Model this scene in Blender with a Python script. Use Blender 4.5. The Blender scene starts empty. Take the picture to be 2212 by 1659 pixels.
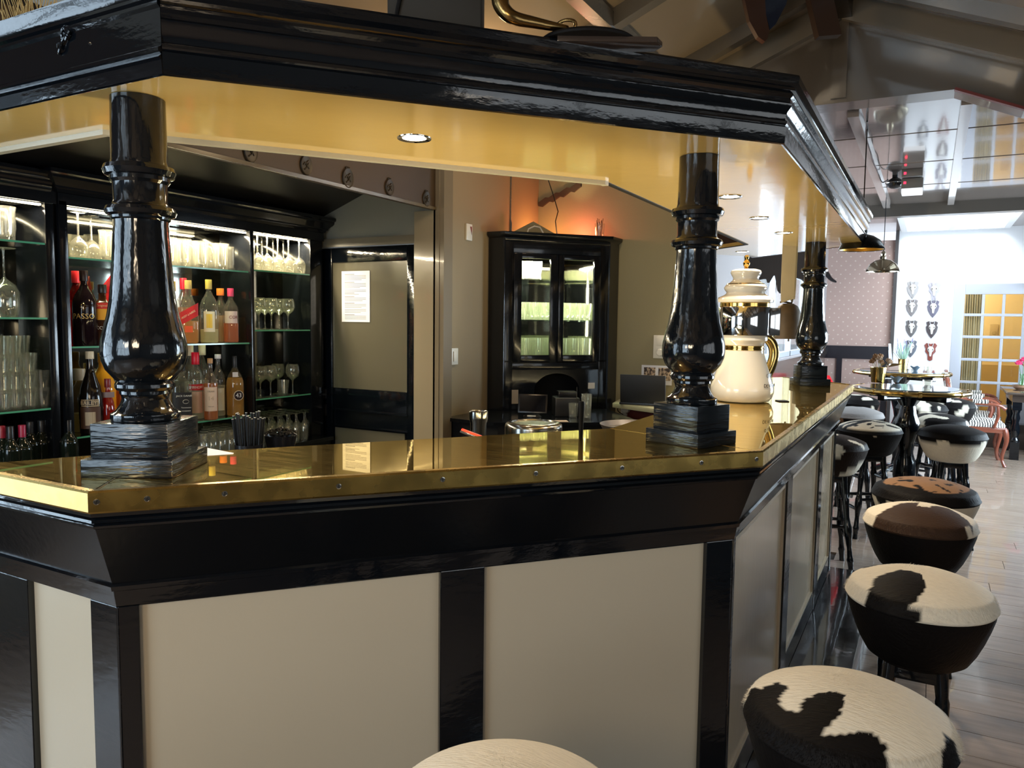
import bpy, bmesh, math, random
from mathutils import Vector, Matrix
R = random.Random(7)
PI = math.pi
sc = bpy.context.scene
COL = sc.collection

# ------------------------------------------------------------------ camera
CAM_H = 1.476
F_PX = 1644.79
_yaw, _pit, _rol = math.radians(28.691), math.radians(4.680), math.radians(0.730)
_F = Vector((-math.sin(_yaw)*math.cos(_pit), math.cos(_yaw)*math.cos(_pit), -math.sin(_pit)))
_r0 = Vector((math.cos(_yaw), math.sin(_yaw), 0)); _u0 = _r0.cross(_F)
_r = _r0*math.cos(_rol) + _u0*math.sin(_rol)
_u = -_r0*math.sin(_rol) + _u0*math.cos(_rol)
CAMP = Vector((0, 0, CAM_H))
cd = bpy.data.cameras.new('camera'); cam = bpy.data.objects.new('camera', cd); COL.objects.link(cam)
cd.sensor_width = 36; cd.lens = F_PX/2212*36; cd.clip_start = 0.05; cd.clip_end = 100
cam.matrix_world = Matrix(((_r.x, _u.x, -_F.x, 0), (_r.y, _u.y, -_F.y, 0), (_r.z, _u.z, -_F.z, CAM_H), (0, 0, 0, 1)))
sc.camera = cam

# ------------------------------------------------------------------ world, lights, exposure
w = bpy.data.worlds.new('sky'); sc.world = w; w.use_nodes = True
bg = w.node_tree.nodes['Background']; bg.inputs[0].default_value = (0.80, 0.88, 1.0, 1); bg.inputs[1].default_value = 1.5
vs = sc.view_settings
vs.view_transform = 'Standard'; vs.look = 'None'; vs.gamma = 1.0; vs.use_curve_mapping = False
vs.exposure = 0.0
cy = sc.cycles
cy.max_bounces = 8; cy.diffuse_bounces = 3; cy.glossy_bounces = 5; cy.transmission_bounces = 6; cy.transparent_max_bounces = 24
cy.caustics_reflective = True; cy.caustics_refractive = False
cy.sample_clamp_indirect = 4.0; cy.blur_glossy = 0.6
cy.use_adaptive_sampling = True; cy.adaptive_threshold = 0.03

def area(name, loc, target, sx, sy, power, color, spread=180):
    l = bpy.data.lights.new(name, 'AREA'); l.shape = 'RECTANGLE'; l.size = sx; l.size_y = sy
    l.energy = power; l.color = color; l.spread = math.radians(spread)
    o = bpy.data.objects.new(name, l); COL.objects.link(o); o.location = loc
    o.rotation_euler = (Vector(target)-Vector(loc)).to_track_quat('-Z', 'Y').to_euler()
    return o
def point(name, loc, power, color, rad=0.04):
    l = bpy.data.lights.new(name, 'POINT'); l.energy = power; l.color = color; l.shadow_soft_size = rad
    o = bpy.data.objects.new(name, l); COL.objects.link(o); o.location = loc; return o
def spot(name, loc, target, power, color, ang=90, blend=0.6, rad=0.02):
    l = bpy.data.lights.new(name, 'SPOT'); l.energy = power; l.color = color; l.spot_size = math.radians(ang); l.spot_blend = blend; l.shadow_soft_size = rad
    o = bpy.data.objects.new(name, l); COL.objects.link(o); o.location = loc
    o.rotation_euler = (Vector(target)-Vector(loc)).to_track_quat('-Z', 'Y').to_euler(); return o
DAY = (0.70, 0.85, 1.0); WARM = (1.0, 0.72, 0.42); SOFT = (1.0, 0.84, 0.64)
# daylight entering by the room's windows (each sits just outside its opening)
area('daylight_left', (-3.80, -0.9, 1.33), (0, -0.9, 1.33), 2.6, 1.9, 75, (0.58, 0.78, 1.0))
area('daylight_back', (-1.6, -2.66, 1.55), (-1.6, 0, 1.5), 1.9, 1.7, 60, (0.60, 0.80, 1.0))
area('daylight_right_near', (1.95, 1.2, 1.55), (0, 1.2, 1.5), 2.4, 1.0, 5, (1.0, 0.93, 0.85))
area('daylight_right_far', (1.95, 8.0, 1.35), (0, 8.0, 1.3), 4.2, 1.5, 470, DAY)
area('daylight_window_wall', (-1.44, 8.1, 1.60), (2, 8.1, 1.5), 3.0, 0.9, 90, DAY)
area('daylight_skylight', (0.18, 9.8, 3.32), (0.18, 11.4, 2.3), 1.0, 0.8, 115, (0.93, 0.96, 1.0))
# warm pendant bulbs of the guest room behind the camera
point('guest_room_bulb_near', (-0.30, -0.9, 1.8), 50, (1.0, 0.80, 0.56), 0.22)
point('guest_room_bulb_far', (-1.2, -1.3, 1.8), 20, (1.0, 0.82, 0.60), 0.18)
area('soffit_fill_front', (-1.23, 1.83, 0.99), (-1.23, 1.83, 2), 0.03, 0.9, 7, (1.0, 0.80, 0.44)).rotation_euler = (PI, 0, -0.70)  # added light, hidden below the bar edge, to brighten the canopy underside
area('soffit_fill_side', (-0.97, 3.35, 0.99), (-0.97, 3.35, 2), 0.03, 1.7, 10, (1.0, 0.80, 0.44)).rotation_euler = (PI, 0, 0)  # second added strip for the soffit, along the right side
spot('floor_downlight', (0.66, 2.55, 2.3), (0.66, 2.55, 0), 120, (1.0, 0.66, 0.38), 25, 0.12)
point('bar_room_bulb', (-1.75, 2.75, 2.45), 13, WARM, 0.08)
point('bar_room_bulb_back', (-1.7, 3.9, 2.45), 5, WARM, 0.08)

# ------------------------------------------------------------------ rays of the photograph's camera, to read real positions
def ray(px, py): return _F*F_PX + _r*(px-1106) - _u*(py-829.5)
def atz(px, py, z): d = ray(px, py); return CAMP + d*((z-CAM_H)/d.z)
def atx(px, py, x): d = ray(px, py); return CAMP + d*(x/d.x)
def aty(px, py, y): d = ray(px, py); return CAMP + d*(y/d.y)

# ------------------------------------------------------------------ materials
def newmat(name):
    m = bpy.data.materials.new(name); m.use_nodes = True
    return m, m.node_tree, m.node_tree.nodes['Principled BSDF']
def N(nt, t, **kw):
    n = nt.nodes.new(t)
    for k, v in kw.items(): setattr(n, k, v)
    return n
def mat(name, col, rough=0.5, metal=0.0, coat=0.0, bump=0.0, bscale=30.0, bstretch=(1, 1, 1), var=0.0, vscale=4.0, spec=0.5, emit=None, estr=0.0, rvar=0.0, coat_rough=0.05):
    m, nt, b = newmat(name)
    b.inputs['Base Color'].default_value = (*col, 1); b.inputs['Roughness'].default_value = rough
    b.inputs['Metallic'].default_value = metal; b.inputs['Coat Weight'].default_value = coat
    b.inputs['Coat Roughness'].default_value = coat_rough; b.inputs['Specular IOR Level'].default_value = spec
    if emit: b.inputs['Emission Color'].default_value = (*emit, 1); b.inputs['Emission Strength'].default_value = estr
    tc = None
    if bump or var or rvar:
        tc = N(nt, 'ShaderNodeTexCoord'); mp = N(nt, 'ShaderNodeMapping'); mp.inputs['Scale'].default_value = bstretch
        nt.links.new(tc.outputs['Object'], mp.inputs[0])
    if bump:
        n = N(nt, 'ShaderNodeTexNoise'); n.inputs['Scale'].default_value = bscale; n.inputs['Detail'].default_value = 3
        bp = N(nt, 'ShaderNodeBump'); bp.inputs['Strength'].default_value = bump; bp.inputs['Distance'].default_value = 0.01
        nt.links.new(mp.outputs[0], n.inputs[0]); nt.links.new(n.outputs[0], bp.inputs['Height'])
        nt.links.new(bp.outputs[0], b.inputs['Normal'])
        if coat: nt.links.new(bp.outputs[0], b.inputs['Coat Normal'])
    if var:
        n = N(nt, 'ShaderNodeTexNoise'); n.inputs['Scale'].default_value = vscale; n.inputs['Detail'].default_value = 4
        mx = N(nt, 'ShaderNodeMix', data_type='RGBA')
        mx.inputs[6].default_value = (*[c*(1-var) for c in col], 1); mx.inputs[7].default_value = (*[min(1, c*(1+var)) for c in col], 1)
        nt.links.new(mp.outputs[0], n.inputs[0]); nt.links.new(n.outputs[0], mx.inputs[0]); nt.links.new(mx.outputs[2], b.inputs['Base Color'])
    if rvar:
        n = N(nt, 'ShaderNodeTexNoise'); n.inputs['Scale'].default_value = vscale*1.7
        mr = N(nt, 'ShaderNodeMapRange'); mr.inputs[3].default_value = max(0.02, rough-rvar); mr.inputs[4].default_value = rough+rvar
        nt.links.new(mp.outputs[0], n.inputs[0]); nt.links.new(n.outputs[0], mr.inputs[0]); nt.links.new(mr.outputs[0], b.inputs['Roughness'])
    return m
def glass(name, tint=(0.95, 0.97, 0.95), refl=1.0, base=0.03, rough=0.02, ior=1.5, haze=0.0, hazecol=(0.9, 0.9, 0.85)):
    m = bpy.data.materials.new(name); m.use_nodes = True; nt = m.node_tree; nt.nodes.clear()
    out = N(nt, 'ShaderNodeOutputMaterial'); mix = N(nt, 'ShaderNodeMixShader')
    t = N(nt, 'ShaderNodeBsdfTransparent'); t.inputs[0].default_value = (*tint, 1)
    g = N(nt, 'ShaderNodeBsdfGlossy'); g.inputs['Roughness'].default_value = rough
    lw = N(nt, 'ShaderNodeLayerWeight'); lw.inputs[0].default_value = 0.5
    f = N(nt, 'ShaderNodeMath', operation='POWER'); f.inputs[1].default_value = 4.0; nt.links.new(lw.outputs['Facing'], f.inputs[0])
    ma = N(nt, 'ShaderNodeMath', operation='MULTIPLY_ADD', use_clamp=True); ma.inputs[1].default_value = refl; ma.inputs[2].default_value = base+0.03
    nt.links.new(f.outputs[0], ma.inputs[0]); nt.links.new(ma.outputs[0], mix.inputs[0])
    nt.links.new(t.outputs[0], mix.inputs[1]); nt.links.new(g.outputs[0], mix.inputs[2])
    if haze:  # pale diffuse share stands in for the bright look of lit glass
        df = N(nt, 'ShaderNodeBsdfDiffuse'); df.inputs[0].default_value = (*hazecol, 1); tl = N(nt, 'ShaderNodeBsdfTranslucent'); tl.inputs[0].default_value = (*hazecol, 1)
        m1 = N(nt, 'ShaderNodeMixShader'); m1.inputs[0].default_value = 0.5; m2 = N(nt, 'ShaderNodeMixShader'); m2.inputs[0].default_value = haze
        nt.links.new(df.outputs[0], m1.inputs[1]); nt.links.new(tl.outputs[0], m1.inputs[2]); nt.links.new(mix.outputs[0], m2.inputs[1]); nt.links.new(m1.outputs[0], m2.inputs[2]); nt.links.new(m2.outputs[0], out.inputs[0])
    else: nt.links.new(mix.outputs[0], out.inputs[0])
    return m
def emis(name, col, s):
    m = bpy.data.materials.new(name); m.use_nodes = True; nt = m.node_tree; nt.nodes.clear()
    out = N(nt, 'ShaderNodeOutputMaterial'); e = N(nt, 'ShaderNodeEmission'); e.inputs[0].default_value = (*col, 1); e.inputs[1].default_value = s
    nt.links.new(e.outputs[0], out.inputs[0]); return m

BLACK = mat('black_gloss_paint', (0.003, 0.0045, 0.007), 0.10, coat=0.25, bump=0.06, bscale=22, bstretch=(1, 1, 3), spec=0.6, rvar=0.05, vscale=6)
BLACKC = mat('black_column_paint', (0.004, 0.006, 0.009), 0.10, coat=0.25, bump=0.12, bscale=40, bstretch=(1.5, 1.5, 0.35), spec=0.6)
PLINTH = mat('black_wood_plinth_paint', (0.005, 0.008, 0.012), 0.2, coat=0.25, bump=0.35, bscale=9, bstretch=(1, 1, 9), spec=0.5)
BLACKF = mat('black_satin_board', (0.003, 0.004, 0.0055), 0.2, bump=0.03, bscale=60, spec=0.35, rvar=0.05, vscale=3)
BLACKM = mat('black_matt', (0.006, 0.006, 0.007), 0.6, spec=0.2)
DIMWALL = mat('dark_taupe_guest_wall', (0.08, 0.083, 0.085), 0.7)
BLACKP = mat('black_plastic', (0.010, 0.010, 0.012), 0.25)
CREAM = mat('cream_panel_paint', (0.57, 0.495, 0.375), 0.30, bump=0.03, bscale=90, var=0.03, vscale=2)
CREAMR = mat('cream_panel_paint_shaded', (0.56, 0.44, 0.29), 0.18, coat=0.3, bump=0.04, bscale=10, bstretch=(1, 4, 0.6))  # the cream panel paint with the side's shade and floor tint painted in
CREAMT = mat('cream_panel_trim', (0.52, 0.45, 0.34), 0.3)
CANOPY = mat('cream_soffit_bounce_tint', (0.86, 0.62, 0.22), 0.13, coat=0.5, bump=0.05, bscale=9, var=0.06, vscale=2.5)  # cream paint with the yellow of light bounced off the brass mixed in
CANTRIM = mat('pale_soffit_edge', (0.55, 0.53, 0.42), 0.3)
def brass_sheet():
    m = bpy.data.materials.new('polished_brass_sheet'); m.use_nodes = True; nt = m.node_tree; nt.nodes.clear()
    out = N(nt, 'ShaderNodeOutputMaterial'); mix = N(nt, 'ShaderNodeMixShader')
    a = N(nt, 'ShaderNodeBsdfGlossy'); b = N(nt, 'ShaderNodeBsdfGlossy')
    a.inputs['Color'].default_value = (0.70, 0.56, 0.29, 1); a.inputs['Roughness'].default_value = 0.014
    b.inputs['Roughness'].default_value = 0.36
    tc = N(nt, 'ShaderNodeTexCoord'); mp = N(nt, 'ShaderNodeMapping'); mp.inputs['Rotation'].default_value = (0, 0, 0.5); mp.inputs['Scale'].default_value = (3, 60, 1)
    n = N(nt, 'ShaderNodeTexNoise'); n.inputs['Scale'].default_value = 2.0; n.inputs['Detail'].default_value = 5
    n2 = N(nt, 'ShaderNodeTexNoise'); n2.inputs['Scale'].default_value = 6.0; n2.inputs['Detail'].default_value = 3
    cr = N(nt, 'ShaderNodeValToRGB'); cr.color_ramp.elements[0].color = (0.62, 0.43, 0.13, 1); cr.color_ramp.elements[1].color = (0.95, 0.74, 0.34, 1)
    mr = N(nt, 'ShaderNodeMapRange'); mr.inputs[1].default_value = 0.3; mr.inputs[2].default_value = 0.7; mr.inputs[3].default_value = 0.02; mr.inputs[4].default_value = 0.11
    L = nt.links.new
    L(tc.outputs['Object'], mp.inputs[0]); L(mp.outputs[0], n.inputs[0]); L(tc.outputs['Object'], n2.inputs[0]); L(n2.outputs[0], cr.inputs[0]); L(cr.outputs[0], b.inputs['Color'])
    L(n.outputs[0], mr.inputs[0]); L(mr.outputs[0], mix.inputs[0]); L(a.outputs[0], mix.inputs[1]); L(b.outputs[0], mix.inputs[2]); L(mix.outputs[0], out.inputs[0])
    return m
BRASSTOP = brass_sheet()
BRASSE = mat('worn_brass_strip', (0.50, 0.34, 0.10), 0.27, metal=1.0, bump=0.015, bscale=60, var=0.25, vscale=12, rvar=0.12)
BRASS = mat('brass', (0.62, 0.43, 0.14), 0.14, metal=1.0, bump=0.03, bscale=40, var=0.1, vscale=8)
OLDBRASS = mat('aged_brass', (0.30, 0.19, 0.07), 0.25, metal=1.0, bump=0.1, bscale=30, var=0.3, vscale=10)
GOLD = mat('gold_trim', (0.75, 0.50, 0.15), 0.12, metal=1.0)
STEEL = mat('brushed_steel', (0.40, 0.39, 0.36), 0.18, metal=1.0)
CHROME = mat('chrome', (0.75, 0.75, 0.75), 0.06, metal=1.0)
TAUPE = mat('taupe_gloss_paint', (0.105, 0.085, 0.062), 0.22, coat=0.35, bump=0.06, bscale=7, spec=0.5)
TAUPEC = mat('taupe_gloss_ceiling', (0.15, 0.12, 0.105), 0.12, coat=0.9, bump=0.05, bscale=4, spec=0.6)
ROOFM = mat('roof_gloss_boards', (0.22, 0.165, 0.11), 0.16, coat=0.5, bump=0.08, bscale=5)
DARKB = mat('dark_brown_beam', (0.035, 0.026, 0.020), 0.3, bump=0.1, bscale=20)
REDB = mat('dark_red_paint', (0.16, 0.02, 0.015), 0.35)
BEIGE = mat('beige_wall_paint', (0.30, 0.235, 0.14), 0.75, bump=0.06, bscale=160, var=0.04, vscale=2)
OLIVE = mat('olive_wall_paint', (0.27, 0.245, 0.15), 0.75, bump=0.08, bscale=120, var=0.05, vscale=2)
GREYW = mat('grey_plaster', (0.22, 0.22, 0.19), 0.8)
WHITEW = mat('white_wall_paint', (0.85, 0.85, 0.87), 0.7)
GREYD = mat('grey_door_paint', (0.46, 0.48, 0.54), 0.3)
YELLW = mat('yellow_wall', (0.86, 0.68, 0.36), 0.7)
WHITEP = mat('white_plastic', (0.75, 0.73, 0.66), 0.3)
PAPER = mat('white_paper', (0.72, 0.74, 0.82), 0.7)
INK = mat('grey_print', (0.10, 0.10, 0.12), 0.8)
WHITE = mat('white_glaze', (0.78, 0.75, 0.66), 0.06, coat=0.8)
IVORY = mat('ivory_gloss', (0.72, 0.66, 0.52), 0.12, coat=0.5)
LEATHER = mat('cream_leather', (0.55, 0.49, 0.35), 0.5, bump=0.15, bscale=25, var=0.15, vscale=8)
BELLM = mat('aged_bronze', (0.10, 0.075, 0.05), 0.5, metal=0.5, bump=0.35, bscale=14, var=0.5, vscale=12)
REDPL = mat('red_plastic', (0.75, 0.01, 0.02), 0.3)
STEPM = mat('black_step_boards', (0.012, 0.011, 0.012), 0.16, coat=0.5, bump=0.12, bscale=6)
GREYM = mat('worn_grey_metal', (0.45, 0.45, 0.46), 0.35, metal=0.9)
STRAWM = mat('black_straw', (0.008, 0.008, 0.009), 0.35)
BONE = mat('bleached_bone', (0.80, 0.78, 0.74), 0.6)
HORNM = mat('grey_antler', (0.55, 0.54, 0.56), 0.6)
REDWOOD = mat('red_brown_wood', (0.20, 0.055, 0.03), 0.25, coat=0.4)
DARKWOOD = mat('dark_wood', (0.05, 0.035, 0.028), 0.18, coat=0.5, bump=0.05, bscale=18)
MIRROR = mat('dark_mirror', (0.20, 0.20, 0.17), 0.05, metal=1.0, bump=0.004, bscale=4)
LMIRROR = mat('bright_mirror', (0.62, 0.62, 0.55), 0.04, metal=1.0)
GLASSW = glass('clear_glass', (0.97, 0.97, 0.93), 1.6, 0.06, 0.05, haze=0.05, hazecol=(0.95, 0.93, 0.82))
GLASSC = glass('beer_glass_lit', (0.96, 0.97, 0.92), 1.6, 0.06, 0.06, haze=0.14, hazecol=(0.97, 0.97, 0.85))  # same glass with more pale haze for its lit look in the cupboard
GLASSB = glass('bottle_glass', (0.93, 0.95, 0.90), 1.3, 0.04, 0.03, haze=0.06)
GLASSG = glass('green_edged_shelf_glass', (0.86, 0.95, 0.88), 1.0, 0.04)
PANE = glass('window_pane', (0.97, 0.98, 0.97), 1.0, 0.01, 0.01)
SHELFEDGE = mat('green_glass_edge', (0.10, 0.42, 0.25), 0.15, coat=0.5)
TABLEGLASS = mat('blue_grey_glass_sheet', (0.10, 0.13, 0.16), 0.05, coat=1.0, spec=0.8)
LAMPON = emis('downlight_glow', (1.0, 0.86, 0.62), 14)
LED = emis('led_strip_glow', (1.0, 0.86, 0.58), 9)
LAMPIN = emis('warm_bulb_glow', (1.0, 0.50, 0.10), 2.0)
REDLED = emis('red_indicator_glow', (1.0, 0.02, 0.05), 5)
SKYG = emis('skylight_daylight', (0.95, 0.98, 1.0), 4)

def wallpaper():
    m, nt, b = newmat('pink_dotted_wallpaper'); b.inputs['Roughness'].default_value = 0.8
    tc = N(nt, 'ShaderNodeTexCoord'); mp = N(nt, 'ShaderNodeMapping'); mp.inputs['Rotation'].default_value = (0, PI/4, 0); mp.inputs['Scale'].default_value = (12, 0.001, 12)
    v = N(nt, 'ShaderNodeTexVoronoi'); v.inputs['Scale'].default_value = 1; v.inputs['Randomness'].default_value = 0.0
    lt = N(nt, 'ShaderNodeMath', operation='LESS_THAN'); lt.inputs[1].default_value = 0.12
    mx = N(nt, 'ShaderNodeMix', data_type='RGBA'); mx.inputs[6].default_value = (0.44, 0.31, 0.27, 1); mx.inputs[7].default_value = (0.57, 0.46, 0.41, 1)
    nt.links.new(tc.outputs['Object'], mp.inputs[0]); nt.links.new(mp.outputs[0], v.inputs[0]); nt.links.new(v.outputs['Distance'], lt.inputs[0])
    nt.links.new(lt.outputs[0], mx.inputs[0]); nt.links.new(mx.outputs[2], b.inputs['Base Color']); return m
PINKW = wallpaper()
def plankmat():
    m, nt, b = newmat('oak_plank'); b.inputs['Roughness'].default_value = 0.27; b.inputs['Coat Weight'].default_value = 0.3
    tc = N(nt, 'ShaderNodeTexCoord'); mp = N(nt, 'ShaderNodeMapping'); mp.inputs['Scale'].default_value = (1.2, 12, 1)
    oi = N(nt, 'ShaderNodeObjectInfo'); ad = N(nt, 'ShaderNodeVectorMath', operation='ADD'); mu = N(nt, 'ShaderNodeVectorMath', operation='SCALE'); mu.inputs[3].default_value = 1.0
    n = N(nt, 'ShaderNodeTexNoise'); n.inputs['Scale'].default_value = 3; n.inputs['Detail'].default_value = 5
    cr = N(nt, 'ShaderNodeValToRGB'); cr.color_ramp.elements[0].color = (0.25, 0.185, 0.14, 1); cr.color_ramp.elements[1].color = (0.36, 0.285, 0.225, 1)
    cr.color_ramp.elements[0].position = 0.3; cr.color_ramp.elements[1].position = 0.72
    hs = N(nt, 'ShaderNodeHueSaturation'); mr = N(nt, 'ShaderNodeMapRange'); mr.inputs[3].default_value = 0.93; mr.inputs[4].default_value = 1.06
    cx = N(nt, 'ShaderNodeCombineXYZ'); m7 = N(nt, 'ShaderNodeMath', operation='MULTIPLY'); m7.inputs[1].default_value = 30
    nt.links.new(oi.outputs['Random'], m7.inputs[0]); nt.links.new(m7.outputs[0], cx.inputs[0]); nt.links.new(m7.outputs[0], cx.inputs[1])
    nt.links.new(tc.outputs['Object'], mp.inputs[0]); nt.links.new(mp.outputs[0], ad.inputs[0]); nt.links.new(cx.outputs[0], ad.inputs[1])
    nt.links.new(ad.outputs[0], n.inputs[0]); nt.links.new(n.outputs[0], cr.inputs[0]); nt.links.new(cr.outputs[0], hs.inputs['Color'])
    nt.links.new(oi.outputs['Random'], mr.inputs[0]); nt.links.new(mr.outputs[0], hs.inputs['Value']); nt.links.new(hs.outputs[0], b.inputs['Base Color'])
    return m
OAK = plankmat()
def zebra():
    m, nt, b = newmat('zebra_print_fabric'); b.inputs['Roughness'].default_value = 0.7
    tc = N(nt, 'ShaderNodeTexCoord'); wv = N(nt, 'ShaderNodeTexWave'); wv.inputs['Scale'].default_value = 13; wv.inputs['Distortion'].default_value = 6; wv.inputs['Detail'].default_value = 2
    cr = N(nt, 'ShaderNodeValToRGB'); cr.color_ramp.interpolation = 'CONSTANT'; cr.color_ramp.elements[0].color = (0.02, 0.02, 0.02, 1); cr.color_ramp.elements[1].color = (0.7, 0.66, 0.60, 1); cr.color_ramp.elements[1].position = 0.42
    nt.links.new(tc.outputs['Object'], wv.inputs[0]); nt.links.new(wv.outputs[0], cr.inputs[0]); nt.links.new(cr.outputs[0], b.inputs['Base Color']); return m
ZEBRA = zebra()
def hide():
    m, nt, b = newmat('cowhide_fur'); b.inputs['Roughness'].default_value = 0.55; b.inputs['Specular IOR Level'].default_value = 0.10
    a = N(nt, 'ShaderNodeVertexColor'); a.layer_name = 'coat_pattern'
    tc = N(nt, 'ShaderNodeTexCoord'); mp = N(nt, 'ShaderNodeMapping'); mp.inputs['Scale'].default_value = (60, 260, 60)
    n = N(nt, 'ShaderNodeTexNoise'); n.inputs['Scale'].default_value = 1; n.inputs['Detail'].default_value = 3
    bp = N(nt, 'ShaderNodeBump'); bp.inputs['Strength'].default_value = 0.6; bp.inputs['Distance'].default_value = 0.004
    mr = N(nt, 'ShaderNodeMapRange'); mr.inputs[3].default_value = 0.8; mr.inputs[4].default_value = 1.1
    mx = N(nt, 'ShaderNodeVectorMath', operation='SCALE')
    nt.links.new(tc.outputs['Object'], mp.inputs[0]); nt.links.new(mp.outputs[0], n.inputs[0]); nt.links.new(n.outputs[0], bp.inputs['Height'])
    nt.links.new(n.outputs[0], mr.inputs[0]); nt.links.new(a.outputs[0], mx.inputs[0]); nt.links.new(mr.outputs[0], mx.inputs[3])
    nt.links.new(mx.outputs[0], b.inputs['Base Color']); nt.links.new(bp.outputs[0], b.inputs['Normal']); return m
HIDE = hide()
_mc = {}
def plain(r, g, b, rough=0.4, metal=0.0):
    k = (r, g, b, rough, metal)
    if k not in _mc: _mc[k] = mat('paint_%d' % len(_mc), (r, g, b), rough, metal)
    return _mc[k]
_gc = {}
def tinted(r, g, b):
    k = (r, g, b)
    if k not in _gc: _gc[k] = glass('tinted_glass_%d' % len(_gc), (r, g, b), 1.2, 0.04, 0.03, haze=0.06, hazecol=(r, g, b))
    return _gc[k]

# ------------------------------------------------------------------ mesh builder
def chain_inv(parent):
    m = Matrix()
    p = parent
    while p:
        m = (Matrix.Translation(p.location) @ p.rotation_euler.to_matrix().to_4x4()) @ m
        p = p.parent
    return m.inverted()
class MB:
    def __init__(s): s.bm = bmesh.new(); s.mats = []; s.mi = 0
    def face(s, vs):
        try: f = s.bm.faces.new(vs); f.material_index = s.mi; return f
        except ValueError: return None
    def use(s, m):
        if m not in s.mats: s.mats.append(m)
        s.mi = s.mats.index(m); return s
    def box(s, x0, x1, y0, y1, z0, z1): return s.obox(((x0+x1)/2, (y0+y1)/2, (z0+z1)/2), (abs(x1-x0), abs(y1-y0), abs(z1-z0)))
    def obox(s, c, d, rz=0.0, M=None, taper=1.0):
        M = M or Matrix.Rotation(rz, 4, 'Z'); c = Vector(c)
        v = [s.bm.verts.new(c + M @ Vector((sx*d[0]/2*(taper if sz < 0 else 1), sy*d[1]/2*(taper if sz < 0 else 1), sz*d[2]/2))) for sz in (-1, 1) for sy in (-1, 1) for sx in (-1, 1)]
        for f in ((0, 2, 3, 1), (4, 5, 7, 6), (0, 1, 5, 4), (2, 6, 7, 3), (0, 4, 6, 2), (1, 3, 7, 5)): s.face([v[i] for i in f])
        return s
    def bar(s, a, b, wd, ht):   # rectangular bar from a to b
        a = Vector(a); b = Vector(b); d = b-a; q = d.to_track_quat('Y', 'Z').to_matrix().to_4x4()
        return s.obox((a+b)/2, (wd, d.length, ht), M=q)
    def prism(s, poly, z0, z1, fz=None):
        n = len(poly); lo = [s.bm.verts.new((p[0], p[1], z0)) for p in poly]; hi = [s.bm.verts.new((p[0], p[1], z1)) for p in poly]
        s.face(lo[::-1]); s.face(hi)
        for i in range(n): s.face([lo[i], lo[(i+1) % n], hi[(i+1) % n], hi[i]])
        return s
    def extr(s, pts, vec):      # closed 3D polygon swept by vec
        n = len(pts); a = [s.bm.verts.new(Vector(p)) for p in pts]; b = [s.bm.verts.new(Vector(p)+Vector(vec)) for p in pts]
        s.face(a[::-1]); s.face(b)
        for i in range(n): s.face([a[i], a[(i+1) % n], b[(i+1) % n], b[i]])
        return s
    def lathe(s, prof, seg=24, c=(0, 0, 0), sq=0, M=None, cap=True, a0=0.0):
        c = Vector(c); rings = []
        for r, z in prof:
            ring = []
            for k in range(seg):
                a = 2*PI*k/seg+a0; rr = r
                if sq: rr = r/((abs(math.cos(a))**sq+abs(math.sin(a))**sq)**(1/sq))
                p = Vector((rr*math.cos(a), rr*math.sin(a), z)); ring.append(s.bm.verts.new(c + (M @ p if M else p)))
            rings.append(ring)
        for i in range(len(rings)-1):
            for k in range(seg): s.face([rings[i][k], rings[i][(k+1) % seg], rings[i+1][(k+1) % seg], rings[i+1][k]])
        if cap:
            s.face(rings[0][::-1]); s.face(rings[-1])
        return s
    def tube(s, pts, r, seg=10, closed=False, cap=True, flat=1.0):
        pts = [Vector(p) for p in pts]; n = len(pts); rs = r if isinstance(r, (list, tuple)) else [r]*n
        rings = []; up = None
        for i, p in enumerate(pts):
            if closed: t = (pts[(i+1) % n]-pts[i-1]).normalized()
            else: t = (pts[min(i+1, n-1)]-pts[max(i-1, 0)]).normalized()
            if up is None: up = Vector((0, 0, 1)) if abs(t.z) < 0.9 else Vector((1, 0, 0))
            x = t.cross(up).normalized(); up = x.cross(t).normalized()
            rings.append([s.bm.verts.new(p + (x*math.cos(2*PI*k/seg) + up*math.sin(2*PI*k/seg)*flat)*rs[i]) for k in range(seg)])
        for i in range(n if closed else n-1):
            for k in range(seg): s.face([rings[i][k], rings[i][(k+1) % seg], rings[(i+1) % n][(k+1) % seg], rings[(i+1) % n][k]])
        if cap and not closed: s.face(rings[0][::-1]); s.face(rings[-1])
        return s
    def sweep(s, path, prof, closed=False):   # profile (outward offset, z) closed polygon along a 2D path; outward is to the right of travel
        n = len(path); rings = []
        for i in range(n):
            ns = []
            if closed or i > 0: a = Vector(path[i])-Vector(path[i-1]); ns.append(Vector((a.y, -a.x)).normalized())
            if closed or i < n-1: a = Vector(path[(i+1) % n])-Vector(path[i]); ns.append(Vector((a.y, -a.x)).normalized())
            m = ns[0] if len(ns) == 1 else (ns[0]+ns[1])/(1+ns[0].dot(ns[1]))
            rings.append([s.bm.verts.new((path[i][0]+m.x*o, path[i][1]+m.y*o, z)) for o, z in prof])
        k = len(prof)
        for i in range(n if closed else n-1):
            for j in range(k): s.face([rings[i][j], rings[(i+1) % n][j], rings[(i+1) % n][(j+1) % k], rings[i][(j+1) % k]])
        if not closed: s.face(rings[0]); s.face(rings[-1][::-1])
        return s
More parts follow.
